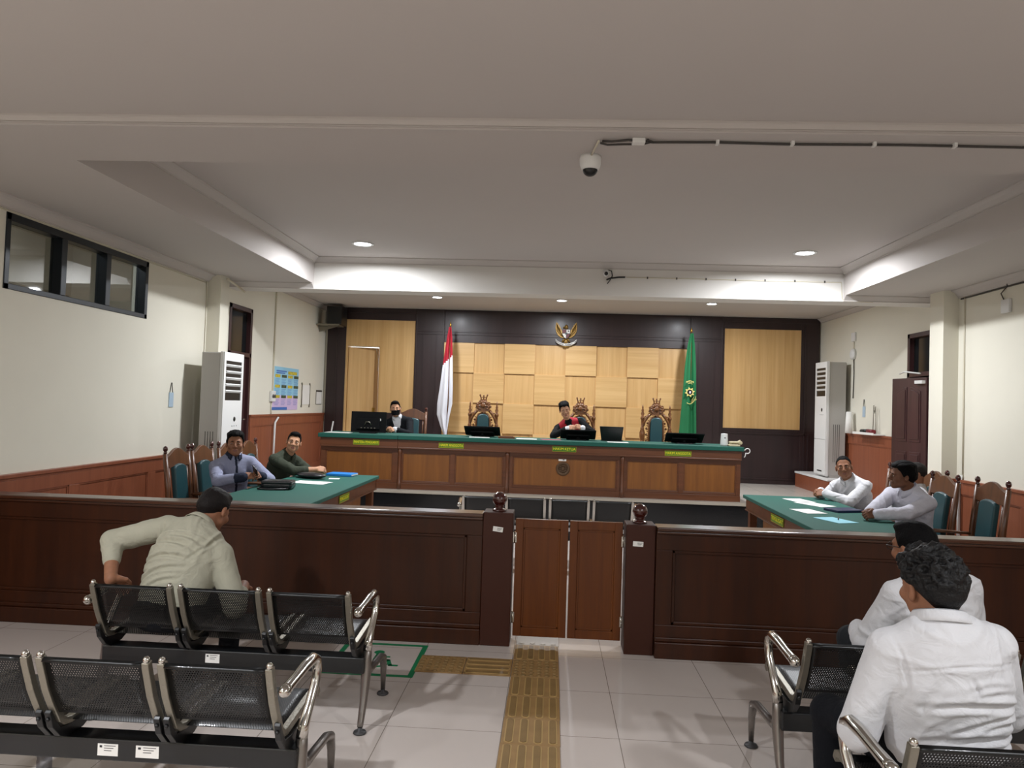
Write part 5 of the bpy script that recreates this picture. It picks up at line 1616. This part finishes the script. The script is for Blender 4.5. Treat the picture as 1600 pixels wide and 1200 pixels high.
def wrinkle(V, N, amp, seed, spec, axes=None):
    """cloth folds: thin ridges along a warped noise, elbow gathers (room segments), and creases drawn on the back or
    front as (x, z) lines in chest axes: ('back', (x, z), (x, z), width, depth)"""
    P = V.copy()
    wv = np.stack([vnoise(P * 4, seed + 1), vnoise(P * 4, seed + 2), vnoise(P * 4, seed + 3)], 1)
    D = np.array([[.8, .3, -.5], [-.6, .5, .6], [.1, -.5, .86]])
    h = 0
    for i, dr in enumerate(D):
        dr = unit(dr); u = P @ dr
        Q_ = P * 4.0 + np.outer(u, dr) * 7 + wv * .45
        n_ = vnoise(Q_, seed + 7 + i)
        r = np.exp(-(n_ / .11) ** 2) - .25 * np.exp(-((n_ - .28) / .12) ** 2)
        h = h + r * np.clip(vnoise(P * 3.2, seed + 20 + i) * 1.6 + .25, 0, 1)
    V = V + N * (amp * h)[:, None]
    for c in spec:
        if c[0] == 'back' or c[0] == 'front':
            o, rt, up, ft = axes
            sg = -1 if c[0] == 'back' else 1
            q = np.stack([(P - o) @ rt, (P - o) @ up], 1)
            a, b, wd, dep = np.array(c[1], float), np.array(c[2], float), c[3], c[4]
            vis = np.clip((N @ ft) * sg * 3, 0, 1) * (((P - o) @ ft) * sg > -.05)
        else:
            q = P; a, b, wd, dep = np.array(c[0], float), np.array(c[1], float), c[2], c[3]; vis = 1
        ab = b - a
        t = np.clip(((q - a) @ ab) / (ab @ ab), 0, 1)
        mid_ = a + t[:, None] * ab
        if q.shape[1] == 2:
            mid_ = mid_ + np.stack([-ab[1] * np.ones_like(t), ab[0] * np.ones_like(t)], 1) * (.10 * np.sin(np.pi * t) * (1 if seed % 2 else -1))[:, None]
        ds = np.linalg.norm(q - mid_, axis=1)
        env = np.sin(np.pi * np.clip(t, .03, .97)) ** .5
        g = -dep * np.exp(-(ds / wd) ** 2) + .6 * dep * np.exp(-((ds - 2.2 * wd) / wd) ** 2)
        V = V + N * (g * env * vis)[:, None]
    return V

def hair_part(parent, base, c, R, k, style, m, h, seed=0):
    """scalp shell cut along a hairline"""
    W = lambda x, y, z: c + k * (x * R[0] + y * R[1] + z * R[2])
    lo, hi = c - .20 * k, c + .22 * k
    v = Vol(lo, hi, h)
    th = {'short': .008, 'full': .016, 'curly': .013, 'crop': .005, 'grey': .004}[style]
    v.ell(W(0, -.012, .034), [(.075 + th * .65) * k, (.097 + th) * k, (.086 + th) * k], R, .01)
    if style in ('full',):
        v.ell(W(.0, .024, .088), [.070 * k, .068 * k, .034 * k], R, .03); v.ell(W(0, -.03, .09), [.076 * k, .08 * k, .04 * k], R, .03)
    if style == 'short':
        v.ell(W(0, .04, .098), [.06 * k, .05 * k, .024 * k], R, .025)
    if style == 'curly':
        v.ell(W(0, .01, .075), [.076 * k, .088 * k, .064 * k], R, .03); v.ell(W(0, -.055, .03), [.080 * k, .058 * k, .066 * k], R, .03)
    if style in ('full', 'short', 'curly'):
        v.cap(W(0, -.06, -.035), W(0, -.07, -.01), .045 * k, .055 * k, .03)
    sl, X, Y, Z = v._box(lo - 1, hi + 1)
    px, py, pz = X - c[0], Y - c[1], Z - c[2]
    qx, qy, qz = [(px * R[i, 0] + py * R[i, 1] + pz * R[i, 2]) / k for i in range(3)]
    if style == 'grey':
        ys, zs = [-.12, -.06, -.02, .02, .05, .10], [-.06, -.055, .0, .05, .10, .14]
    elif style == 'crop':
        ys, zs = [-.12, -.06, -.02, .02, .05, .09], [-.052, -.045, .01, .03, .07, .09]
    elif style == 'curly':
        ys, zs = [-.12, -.07, -.03, .01, .045, .09], [-.078, -.062, .008, .02, .055, .075]
    else:
        ys, zs = [-.12, -.06, -.022, .018, .05, .09], [-.066, -.06, -.022, -.0, .058, .070]
    zl = np.interp(qy, ys, zs) + .02 * np.clip(np.abs(qx) / .07, 0, 1) * (qy > .06)
    v.d = np.maximum(v.d, ((zl - qz) * k * .8).astype(np.float32))
    V, Q = v.mesh(); V = smooth(V, Q, 2)
    N = vnormals(V, Q)
    loc = (V - c) @ R.T / k
    if style == 'curly':
        a = np.abs(vnoise(loc * 42, seed)) ; b_ = vnoise(loc * 85, seed + 1); up = np.clip((loc[:, 2] + .01) / .05, 0, 1)
        V = V + N * ((.024 * (.45 - a) + .006 * b_) * up * k)[:, None]
    else:
        st = vnoise(loc * np.array([75, 22, 40]), seed) + .5 * vnoise(loc * np.array([130, 40, 70]), seed + 1)
        V = V + N * ((.0035 if style in ('full',) else .0018) * st * k)[:, None]
    return npmesh('hair', V - base, Q, m, parent)

def eyes(parent, base, c, R, k, squint, hairm, glasses=False, mask=False, fat=1):
    W = lambda x, y, z: Vector(c + k * (x * R[0] + y * R[1] + z * R[2]) - base)
    RM = Matrix([list(R[0]), list(R[1]), list(R[2])]).transposed()
    for s in (-1, 1):
        b = MB()
        b.ball(W(s * .031, .0875, -.0), (.0122 * k, .0080 * k, .0046 * k * squint), 14, 8, RM, 0)
        b.ball(W(s * .031, .0935, -.0), (.0060 * k, .0038 * k, .0047 * k * squint), 10, 6, RM, 1)
        b.build('eye', [M['eyewhite'], M['iris']], parent)
        b = MB().tube([W(s * .014, .0930, .0185), W(s * .031, .0925, .0215), W(s * .050, .078, .0165)], [.0040 * k, .0044 * k, .0026 * k], 8)
        b.build('eyebrow', hairm, parent)
    if glasses:
        b = MB()
        for s in (-1, 1):
            b.tube([W(s * .034 + .026 * math.cos(a), .104, .0 + .018 * math.sin(a)) for a in np.linspace(0, 2 * PI, 18)], .0017 * k, 6, cap=False)
            b.tube([W(s * .06, .104, .008), W(s * .076, .09, .010), W(s * .083, .0, .008), W(s * .08, -.02, -.004)], .002 * k, 6)
        b.tube([W(-.009, .104, .003), W(0, .109, .005), W(.009, .104, .003)], .0017 * k, 6)
        b.build('glasses', M['black'], parent)

def collar(parent, base, n0, ndir, fwd, r, m, h=.038, open_=.5, flaps=True):
    """shirt collar: standing band that folds over, with two points in front"""
    n0, nd = np.array(n0, float), unit(ndir); f = np.array(fwd, float); f = unit(f - nd * (f @ nd)); x = np.cross(f, nd)
    rows = []
    n = 40
    for kz in range(6):
        row = []
        for i in range(n + 1):
            a = open_ * .5 + (2 * PI - open_) * i / n
            c_, s_ = math.cos(a), math.sin(a)              # a = 0 is the front
            front = max(0, c_)
            rr = r * (1.0, 1.02, 1.05, 1.12, 1.2, 1.3)[kz]
            z = (0, .6, 1.0, .85, .45, .0)[kz] * h
            z -= front ** 3 * (.6, .6, .62, .8, 1.1, 1.5)[kz] * .022
            if kz >= 4: rr += front ** 6 * .018
            row.append(tuple(n0 + x * s_ * rr + f * (c_ * rr * 1.02) + nd * z - base))
        rows.append(row)
    return MB().sheet(rows, 0, .003).build('collar', m, parent)

def person(label, pel, neck, head, look, hands, floor=0., seat=.45, roll=0, tilt=0, k=1.0, fat=1.0, skin='mid', hair='short', hairm='hair', shirt='shirtwhite', trouser='trouser',
           knees=None, feet=None, shfwd=None, hs=.0045, cs=.009, wr=.004, creases=(), squint=1.0, glasses=False, mask=False, collarm=None, cuffm=None, style=None, shw=.185, belly=0, fore_bare=(False, False), seed=1, sleeve=1.0, legs=True, headk=1.0, collar_open=.5):
    """pel, neck (base of neck), head (between ears): room points; look: room point looked at;
       hands: [(left wrist, finger direction, back-of-hand direction, curl, elbow hint), right ...]"""
    pel, neck, head = V3(*pel), V3(*neck), V3(*head)
    base = V3(pel[0], pel[1], floor)
    up = unit(neck - pel)
    f = V3(*(shfwd if shfwd is not None else (np.array(look) - head)))
    f[2] = 0; f = unit(f)
    ft = unit(f - up * (f @ up))                                            # chest forward
    rt = np.cross(ft, up)                                                   # person's right
    if tilt: rt = unit(rt + up * tilt)
    fp = unit(V3(f[0], f[1], 0))
    R = frame3(np.array(look, float) - head, unit(.55 * V3(0, 0, 1) + .45 * up), roll)
    hk = headk * k
    sh = [neck - up * .062 * k - rt * shw * k + ft * .012, neck - up * .062 * k + rt * shw * k + ft * .012]
    arms = []
    for i in (0, 1):
        wp, fd, dd, cu, hint = hands[i]
        el, wp = ik(sh[i], wp, .285 * k, .255 * k, hint)
        arms.append((sh[i], el, wp, fd, dd, cu))
    hip = [pel - rt * .09 * k, pel + rt * .09 * k]
    rp = unit(V3(rt[0], rt[1], 0))
    hip = [pel - rp * .09 * k, pel + rp * .09 * k]
    if knees is None: knees = [hip[0] + fp * .41 * k - rp * .05 + V3(0, 0, .02), hip[1] + fp * .41 * k + rp * .05 + V3(0, 0, .02)]
    knees = [V3(*q) for q in knees]
    if feet is None: feet = [V3(q[0], q[1], floor + .075) - fp * .03 for q in knees]
    feet = [V3(*q) for q in feet]
    mid = pel + (neck - pel) * .5 - ft * (.035 * np.linalg.norm(neck - pel))
    chest = pel + (neck - pel) * .72 - ft * .012
    # ------------------------------------------------ body (head, neck, core, limbs, hands) as one surface
    pts = np.array([pel, neck, head + V3(0, 0, .16), head - V3(.14, .14, .14), head + V3(.14, .14, .14)] + sh + [a[1] for a in arms] + [a[2] for a in arms])
    hp = []
    for a in arms:
        hp += [a[2] + unit(a[3]) * .20 * k + V3(.05, .05, .05), a[2] + unit(a[3]) * .2 * k - V3(.05, .05, .05), a[2] - V3(.07, .07, .07), a[2] + V3(.07, .07, .07)]
    lo = np.minimum(pts.min(0), np.array(hp).min(0)) - .12; hi = np.maximum(pts.max(0), np.array(hp).max(0)) + .12
    v = Vol(lo, hi, hs)
    Wd = head_field(v, head, R, hk, fat)
    v.cap(Wd(0, -.028, -.055), neck + up * .0, .052 * k * fat, .058 * k * fat, .025)
    v.cap(neck, sh[0], .04 * k, .036 * k, .03); v.cap(neck, sh[1], .04 * k, .036 * k, .03)
    v.cap(pel + up * .03, chest, .085 * k, .10 * k, .04, flat=(ft, .75))
    for i, a in enumerate(arms):
        bare = fore_bare[i]
        v.cap(a[0], a[1], .034 * k, .03 * k, .012)
        v.cap(a[1], a[2], (.044 if bare else .028) * k, (.031 if bare else .026) * k, .012)
        hand_field(v, a[2], a[3], a[4], -1 if i == 1 else 1, a[5], k * 1.0)
    V, Q = v.mesh(); V = smooth(V, Q, 1)
    loc = (V - head) @ R.T / hk
    fc = loc[Q].mean(1)
    lips = ((fc[:, 0] / .022) ** 2 + ((fc[:, 2] + .0672) / .0115) ** 2 < 1) & (fc[:, 1] > .085) & (fc[:, 1] < .115)
    body = npmesh('person', V - base, Q, SK[skin], None, base, lips.astype(int))
    tag(body, label, 'person')
    hair_part(body, base, head, R, hk, hair, M[hairm], hs, seed)
    eyes(body, base, head, R, hk, squint, M[hairm], glasses, mask, fat)
    if mask:
        v = Vol(head - .15, head + .15, hs)
        head_field(v, head, R, hk * 1.05, fat)
        sl, X, Y, Z = v._box(head - 1, head + 1)
        q = [((X - head[0]) * R[i, 0] + (Y - head[1]) * R[i, 1] + (Z - head[2]) * R[i, 2]) / hk for i in range(3)]
        v.d = np.maximum(v.d, np.maximum(np.maximum(q[2] + .022, -q[2] - .105), .018 - q[1]).astype(np.float32) * hk)
        mv, mq = v.mesh(); mv = smooth(mv, mq, 3)
        npmesh('face_mask', mv - base, mq, M['maskblack'], body)
    # ------------------------------------------------ shirt
    pts = np.array([pel, neck] + sh + [a[1] for a in arms] + [a[2] for a in arms])
    v = Vol(pts.min(0) - .26, pts.max(0) + .26, cs)
    bw = fat if fat > 1 else 1
    tw = .155 * k * bw
    v.cap(pel + up * .02, mid, tw * 1.0 + belly * .3, tw * .97 + belly * .5, .05, flat=(ft, .74))
    v.cap(mid, chest, tw * .97 + belly * .4, tw * 1.06, .05, flat=(ft, .70))
    if belly: v.ell(mid + ft * .06 - up * .03, (tw * .95, .11 + belly, .16), np.stack([rt, ft, up]), .06)
    v.cap(chest - up * .02, neck - up * .06, tw * 1.05, .09 * k, .05, flat=(ft, .72))
    v.cap(neck + up * .008 - ft * .01, sh[0] + up * .010, .056 * k, .054 * k, .05); v.cap(neck + up * .008 - ft * .01, sh[1] + up * .010, .056 * k, .054 * k, .05)
    for i, a in enumerate(arms):
        v.cap(a[0], a[1], .062 * k * bw, .055 * k * bw, .022)
        e = a[1] + (a[2] - a[1]) * (sleeve if not isinstance(sleeve, (tuple, list)) else sleeve[i])
        v.cap(a[1], e, .055 * k * bw, .045 * k, .010)
    # the hem is hidden in the trousers: level cut at the seat
    zz = (v.lo[2] + cs * np.arange(v.n[2])).astype(np.float32)[None, None, :]
    v.d = np.maximum(v.d, (pel[2] - .045 * k) - zz)
    V, Q = v.mesh(); V = smooth(V, Q, 2); N = vnormals(V, Q)
    # folds gather at the inner elbows and at the waist
    cr = list(creases)
    for a in arms:
        n_ = unit(np.cross(a[1] - a[0], a[2] - a[1]) + 1e-6)
        for j in range(0):
            p = a[1] + (a[0] - a[1]) * (.06 + .13 * j) ; q = a[1] + (a[2] - a[1]) * (.10 + .12 * j)
            cr.append((p + n_ * .05 * k, q + n_ * .045 * k, .010, .004)); cr.append((p - n_ * .05 * k, q - n_ * .045 * k, .010, .004))
    V = wrinkle(V, N, wr, seed, cr, (neck, rt, up, ft))
    mats, mi = [M[shirt]], None
    cen = V[Q].mean(1)
    rel = cen - neck
    lx, lf, lu = rel @ rt, rel @ ft, rel @ up
    if style == 'robe':
        band = (lf > -.01) & (lu > -.42) & (np.abs(lx) > .045 - .12 * np.clip((-lu) - .05, 0, .1)) & (np.abs(lx) < .15) & (lu < .07)
        arm_ = np.zeros(len(cen), bool)
        for a in arms:
            for p, q in ((a[0], a[1]), (a[1], a[2])):
                ab = q - p; t = np.clip(((cen - p) @ ab) / (ab @ ab), .30, 1.2); arm_ |= np.linalg.norm(cen - p - t[:, None] * ab, axis=1) < .068
        cuff = np.zeros(len(cen), bool)
        for a in arms:
            cuff |= ((cen - a[2]) @ unit(a[2] - a[1]) > -.012) & (np.linalg.norm(cen - a[2], axis=1) < .09)
        mats += [M['red'], M['whitecloth']]; mi = np.where(band & ~arm_, 1, 0); mi[cuff] = 2
    elif style == 'suit':
        wv = .075 * np.clip((lu + .30) / .33, 0, 1)
        vee = (lf > .0) & (np.abs(lx) < wv) & (lu > -.30) & (lu < .12)
        mats += [M['shirtwhite']]; mi = np.where(vee, 1, 0)
    elif cuffm:
        cuff = np.zeros(len(cen), bool)
        for a in arms:
            cuff |= ((cen - a[2]) @ unit(a[2] - a[1]) > -.075) & (np.linalg.norm(cen - a[2], axis=1) < .12)
        plk = (lf > .03) & (np.abs(lx) < .012) & (lu > -.45)
        mats += [M[cuffm]]; mi = np.where(cuff | plk, 1, 0)
    so = npmesh({'robe': 'robe', 'suit': 'suit_jacket'}.get(style, 'shirt'), V - base, Q, mats, body, None, mi)
    nd = unit(Wd(0, -.028, -.06) - neck)
    if style == 'robe':
        collar(body, base, neck + nd * .012, nd, R[1], .064 * k * fat, M['robeblack'], .03, 1.0)
        b = MB()
        c0 = neck + ft * .085 - up * .03
        rows = [[tuple(neck + up * (-.02 - .028 * j) + ft * (.075 + .022 * math.sin(min(1, j / 5) * PI / 2) + .012 + .004 * math.cos(i * 1.6)) + rt * (i - 3) * (.008 + .0022 * j) - base) for i in range(7)] for j in range(7)]
        b.sheet(rows, 0, .006); b.build('jabot', M['whitecloth'], body)
    else:
        collar(body, base, neck + nd * .026, nd, ft * .5 + R[1] * .5, .066 * k * fat, M[collarm or ('shirtwhite' if style == 'suit' else shirt)], .040 * k, collar_open)
    # ------------------------------------------------ trousers and shoes
    pts = np.array(hip + knees + feet)
    v = Vol(pts.min(0) - .2, pts.max(0) + .2, cs)
    v.ell(pel + V3(0, 0, -.005) - fp * .02, (.165 * k * bw, .135 * k, .105 * k), np.stack([rp, fp, V3(0, 0, 1)]), .04)
    for h_, kn, ft_ in zip(hip, knees, feet):
        v.cap(h_ + fp * .03, kn, .088 * k * bw, .066 * k, .03); v.cap(kn, ft_ + V3(0, 0, .03), .064 * k, .052 * k, .02)
    zz = (v.lo[2] + cs * np.arange(v.n[2])).astype(np.float32)[None, None, :]
    px_ = (v.lo[0] + cs * np.arange(v.n[0]))[:, None, None] - pel[0]; py_ = (v.lo[1] + cs * np.arange(v.n[1]))[None, :, None] - pel[1]
    near_ = (px_ * fp[0] + py_ * fp[1] < .30)
    v.d = np.where(near_, np.maximum(v.d, (pel[2] - .088) - zz), v.d).astype(np.float32)
    V, Q = v.mesh(); V = smooth(V, Q, 2); N = vnormals(V, Q)
    V = wrinkle(V, N, .003, seed + 50, [])
    V[:, 2] = np.maximum(V[:, 2], floor + .012)
    npmesh('trousers', V - base, Q, M[trouser], body)
    for ft_ in feet:
        v = Vol(ft_ - .22, ft_ + .22, .01)
        a_ = V3(ft_[0], ft_[1], floor + .042) - fp * .04
        v.cap(a_, a_ + fp * .16, .040, .038, .02); v.cap(a_ + V3(0, 0, .0), a_ + V3(0, 0, .05), .042, .040, .02)
        V, Q = v.mesh(); V[:, 2] = np.maximum(V[:, 2], floor + .001)
        npmesh('shoe', smooth(V, Q, 1) - base, Q, M['belt'], body)
    return body, dict(base=base, up=up, ft=ft, rt=rt, R=R, sh=sh, arms=arms, hip=hip, knees=knees)
CAM = (0, 0, CAMZ)
def clasp(c, f, gap=.062, z=0):
    """wrists, finger and back-of-hand directions of two hands folded at c, pointing along f"""
    f = unit(V3(f[0], f[1], 0)); r = V3(f[1], -f[0], 0); c = V3(*c)
    L = (c - f * .085 - r * gap, f * .93 + r * .36, -r * .8 + V3(0, 0, .6), 1.0)
    R_ = (c - f * .085 + r * gap + V3(0, 0, .008), f * .93 - r * .36, r * .8 + V3(0, 0, .6), .95)
    return L, R_

# curly-haired man, nearest on the right, back to the camera
B = 'back'
person('person with thick curly black hair and wide white shirt, nearest on the right', (1.38, 2.60, .535), (1.335, 2.55, .965), (1.33, 2.61, 1.10), (0.75, 6.0, .85),
       [((1.20, 2.80, .645), (.5, .8, -.2), (-.2, .2, 1), .5, (-.42, -.38, -.65)), ((1.62, 2.92, .66), (-.3, .9, -.2), (.2, .2, 1), .5, (.3, -.4, -.8))],
       k=1.02, fat=1.12, skin='mid', hair='curly', hairm='haircurl', knees=[(1.135, 2.98, .51), (1.62, 3.0, .53)], hs=.0045, cs=.006, wr=.0045, belly=.05, shw=.168, seed=3, shfwd=(0, 1, 0),
       creases=[(B, (-.19, -.095), (.20, -.10), .004, .004), (B, (-.172, .0), (-.185, -.2), .005, .004), (B, (.172, .0), (.185, -.2), .005, .004), (B, (.02, -.10), (.025, -.15), .006, .009), (B, (.03, -.15), (.20, -.20), .008, .008), (B, (.0, -.13), (.17, -.16), .007, .006),
                (B, (-.14, -.19), (.20, -.235), .009, .010), (B, (-.10, -.29), (.20, -.25), .008, .008), (B, (-.15, -.31), (.18, -.335), .009, .010), (B, (-.12, -.36), (.20, -.37), .008, .009), (B, (-.15, -.40), (.1, -.415), .008, .008), (B, (-.13, -.22), (-.09, -.12), .010, .006), (B, (.04, -.26), (.2, -.30), .007, .008)])
# man with glasses on the far right bench
person('person with glasses in a white shirt, before the rail beyond the curly-haired man', (1.83, 3.52, .535), (1.79, 3.50, .935), (1.74, 3.57, 1.065), (.6, 6.4, .92),
       [((1.60, 3.84, .60), (.2, .9, -.2), (-.2, .2, 1), .5, (-.45, -.3, -.7)), ((1.98, 3.86, .60), (-.2, .9, -.2), (.2, .2, 1), .5, (.3, -.2, -.8))],
       k=1.0, fat=1.05, skin='mid', hair='short', hs=.0045, cs=.007, wr=.006, shw=.168, seed=9, trouser='trousergrey', glasses=True, shfwd=(-.1, 1, 0),
       knees=[(1.60, 3.93, .52), (1.95, 3.93, .52)],
       creases=[(B, (-.165, .02), (-.175, -.16), .005, .005), (B, (-.17, -.15), (.1, -.12), .009, .009), (B, (-.16, -.19), (.1, -.19), .008, .008), (B, (-.15, -.24), (.1, -.26), .008, .008)])
# man bending over on the left bench
person('person in a pale khaki shirt bending forward on the left bench, back to the camera', (-1.98, 3.80, .535), (-1.955, 4.00, .925), (-1.925, 4.14, 1.02), (-1.74, 5.2, .35),
       [((-2.305, 3.79, .69), (.1, .75, -.45), (-.55, .1, .8), .6, (-1, .1, .12)), ((-1.72, 4.12, .60), (-.2, .9, -.3), (.3, .2, .9), .5, (.35, -.9, -.5))],
       k=1.0, fat=1.12, skin='mid', hair='short', hairm='hairbrown', shirt='shirtkhaki', hs=.0045, cs=.006, wr=.006, shw=.195, seed=21, tilt=-.36, shfwd=(.1, 1, 0), sleeve=(.52, .6), fore_bare=(True, True), belly=.03,
       creases=[(B, (-.20, -.085), (.22, -.09), .004, .003), (B, (-.17, .02), (-.12, -.14), .008, .008), (B, (-.14, -.12), (.19, -.16), .010, .010), (B, (-.02, -.07), (.16, -.11), .008, .006), (B, (-.12, -.23), (.17, -.20), .009, .010), (B, (-.08, -.34), (.16, -.24), .009, .010), (B, (-.02, -.40), (.17, -.30), .009, .009), (B, (-.14, -.30), (-.02, -.27), .008, .006), (B, (.17, .0), (.15, -.2), .007, .007)])
# left table
person('person in a grey-blue shirt with navy collar holding a phone at the left table', (-3.36, 7.63, .57), (-3.315, 7.53, 1.025), (-3.285, 7.50, 1.185), CAM,
       [((-2.97, 7.40, .87), (.25, -.9, .2), (.8, .3, .5), .75, (.4, .8, -.5)), ((-3.06, 7.20, .87), (.75, .55, .15), (.2, -.75, .6), .7, (-.5, -.7, -.5))],
       skin='mid', hair='full', shirt='shirtblue', collarm='shirtnavy', cuffm='shirtnavy', seed=31, wr=.005, cs=.0085, hs=.005, shfwd=(.72, -.69, 0), squint=.8, fat=1.06, headk=1.05, collar_open=.8,
       knees=[(-2.96, 7.75, .53), (-2.96, 7.50, .53)], feet=[(-2.98, 7.75, .075), (-2.98, 7.50, .075)])
t = thing('mobile_phone', 'black mobile phone in the hands of the man in the grey-blue shirt', 'phone', (-2.965, 7.27, .925))
p = MB().box(-.037, .037, -.005, .005, -.075, .075).build('body', M['black'], t, bevel=.004); p.rotation_euler = (math.radians(40), math.radians(38), math.radians(-20))
L, R_ = clasp((-2.67, 8.62, .835), (1, 0))
person('person in a dark olive shirt leaning on the left table with folded hands', (-3.34, 8.68, .57), (-3.14, 8.64, .99), (-3.05, 8.60, 1.155), CAM,
       [L + ((-.2, .8, -.6),), R_ + ((-.2, -.8, -.6),)], skin='fair', hair='short', shirt='shirtolive', seed=41, wr=.005, cs=.0085, hs=.005, shfwd=(.9, -.42, 0), fat=1.03, sleeve=.55, fore_bare=(True, True),
       knees=[(-2.94, 8.80, .53), (-2.94, 8.55, .53)], feet=[(-2.96, 8.80, .075), (-2.96, 8.55, .075)], collar_open=.8)
# on the stage
L, R_ = clasp((-2.46, 11.13, SZ + .825), (0, -1), .06)
person('person in a black suit and black face mask behind the clerk desk', (-2.36, 11.66, SZ + .57), (-2.42, 11.52, SZ + .985), (-2.455, 11.47, SZ + 1.145), CAM,
       [L + ((1, .2, -.5),), R_ + ((-1, .2, -.5),)], skin='fair', hair='short', shirt='suitblack', style='suit', mask=True, seed=51, wr=.004, hs=.006, shfwd=(-.05, -1, 0), floor=SZ, collar_open=1.0)
person('person in a red and black judge robe with white bib behind the bench', (.42, 11.76, SZ + .60), (.285, 11.53, SZ + 1.03), (.225, 11.46, SZ + 1.215), (.36, 9.8, 1.26),
       [((.50, 11.22, 1.36), (-.75, -.35, .25), (.2, -.8, .5), .65, (1, .2, -.6)), ((.27, 11.20, 1.345), (.75, -.35, .25), (-.2, -.8, .5), .65, (-1, .2, -.6))],
       skin='fair', hair='full', shirt='robeblack', style='robe', seed=61, wr=.005, hs=.006, shfwd=(.05, -1, 0), floor=SZ, squint=.5, fat=1.0, roll=-.08)
# right table
L, R_ = clasp((2.92, 8.17, .83), (-1, -.05))
person('person in a white shirt looking back from the far end of the right table', (3.47, 8.28, .57), (3.30, 8.22, .97), (3.215, 8.16, 1.12), (1.0, 3.0, 1.35),
       [L + ((.2, -.8, -.6),), R_ + ((.2, .8, -.6),)], skin='mid', hair='crop', shirt='shirtwhite', seed=71, wr=.006, cs=.0085, hs=.005, shfwd=(-.85, -.5, 0), squint=.8, fat=1.03,
       knees=[(3.06, 8.14, .53), (3.08, 8.38, .53)], feet=[(3.1, 8.14, .075), (3.1, 8.38, .075)])
L, R_ = clasp((2.80, 6.62, .82), (-1, -.35), .05)
person('person in a pale lilac-white shirt seen in profile with folded hands at the right table', (3.42, 7.02, .57), (3.325, 6.93, 1.0), (3.245, 6.90, 1.15), (-3.0, 7.5, 1.12),
       [L + ((.2, -.8, -.6),), R_ + ((.2, .8, -.6),)], skin='dark', hair='full', shirt='shirtlilac', seed=81, wr=.006, cs=.0085, hs=.005, shfwd=(-1, -.5, 0), fat=1.05, k=1.04, headk=.97,
       knees=[(3.02, 6.92, .53), (3.04, 7.18, .53)], feet=[(3.06, 6.92, .075), (3.06, 7.18, .075)])
person('person with cropped greying hair half hidden behind the man in profile', (3.66, 7.66, .57), (3.73, 7.64, .96), (3.715, 7.63, 1.115), (-2.0, 8.4, 1.05),
       [((3.36, 7.52, .60), (-.9, .2, -.2), (0, -.1, 1), .5, (.3, -.6, -.6)), ((3.36, 7.80, .60), (-.9, -.2, -.2), (0, .1, 1), .5, (.3, .6, -.6))],
       skin='mid', hair='grey', hairm='hairgrey', shirt='shirtwhite', seed=91, cs=.0085, hs=.006, shfwd=(-1, 0, 0), headk=.97)
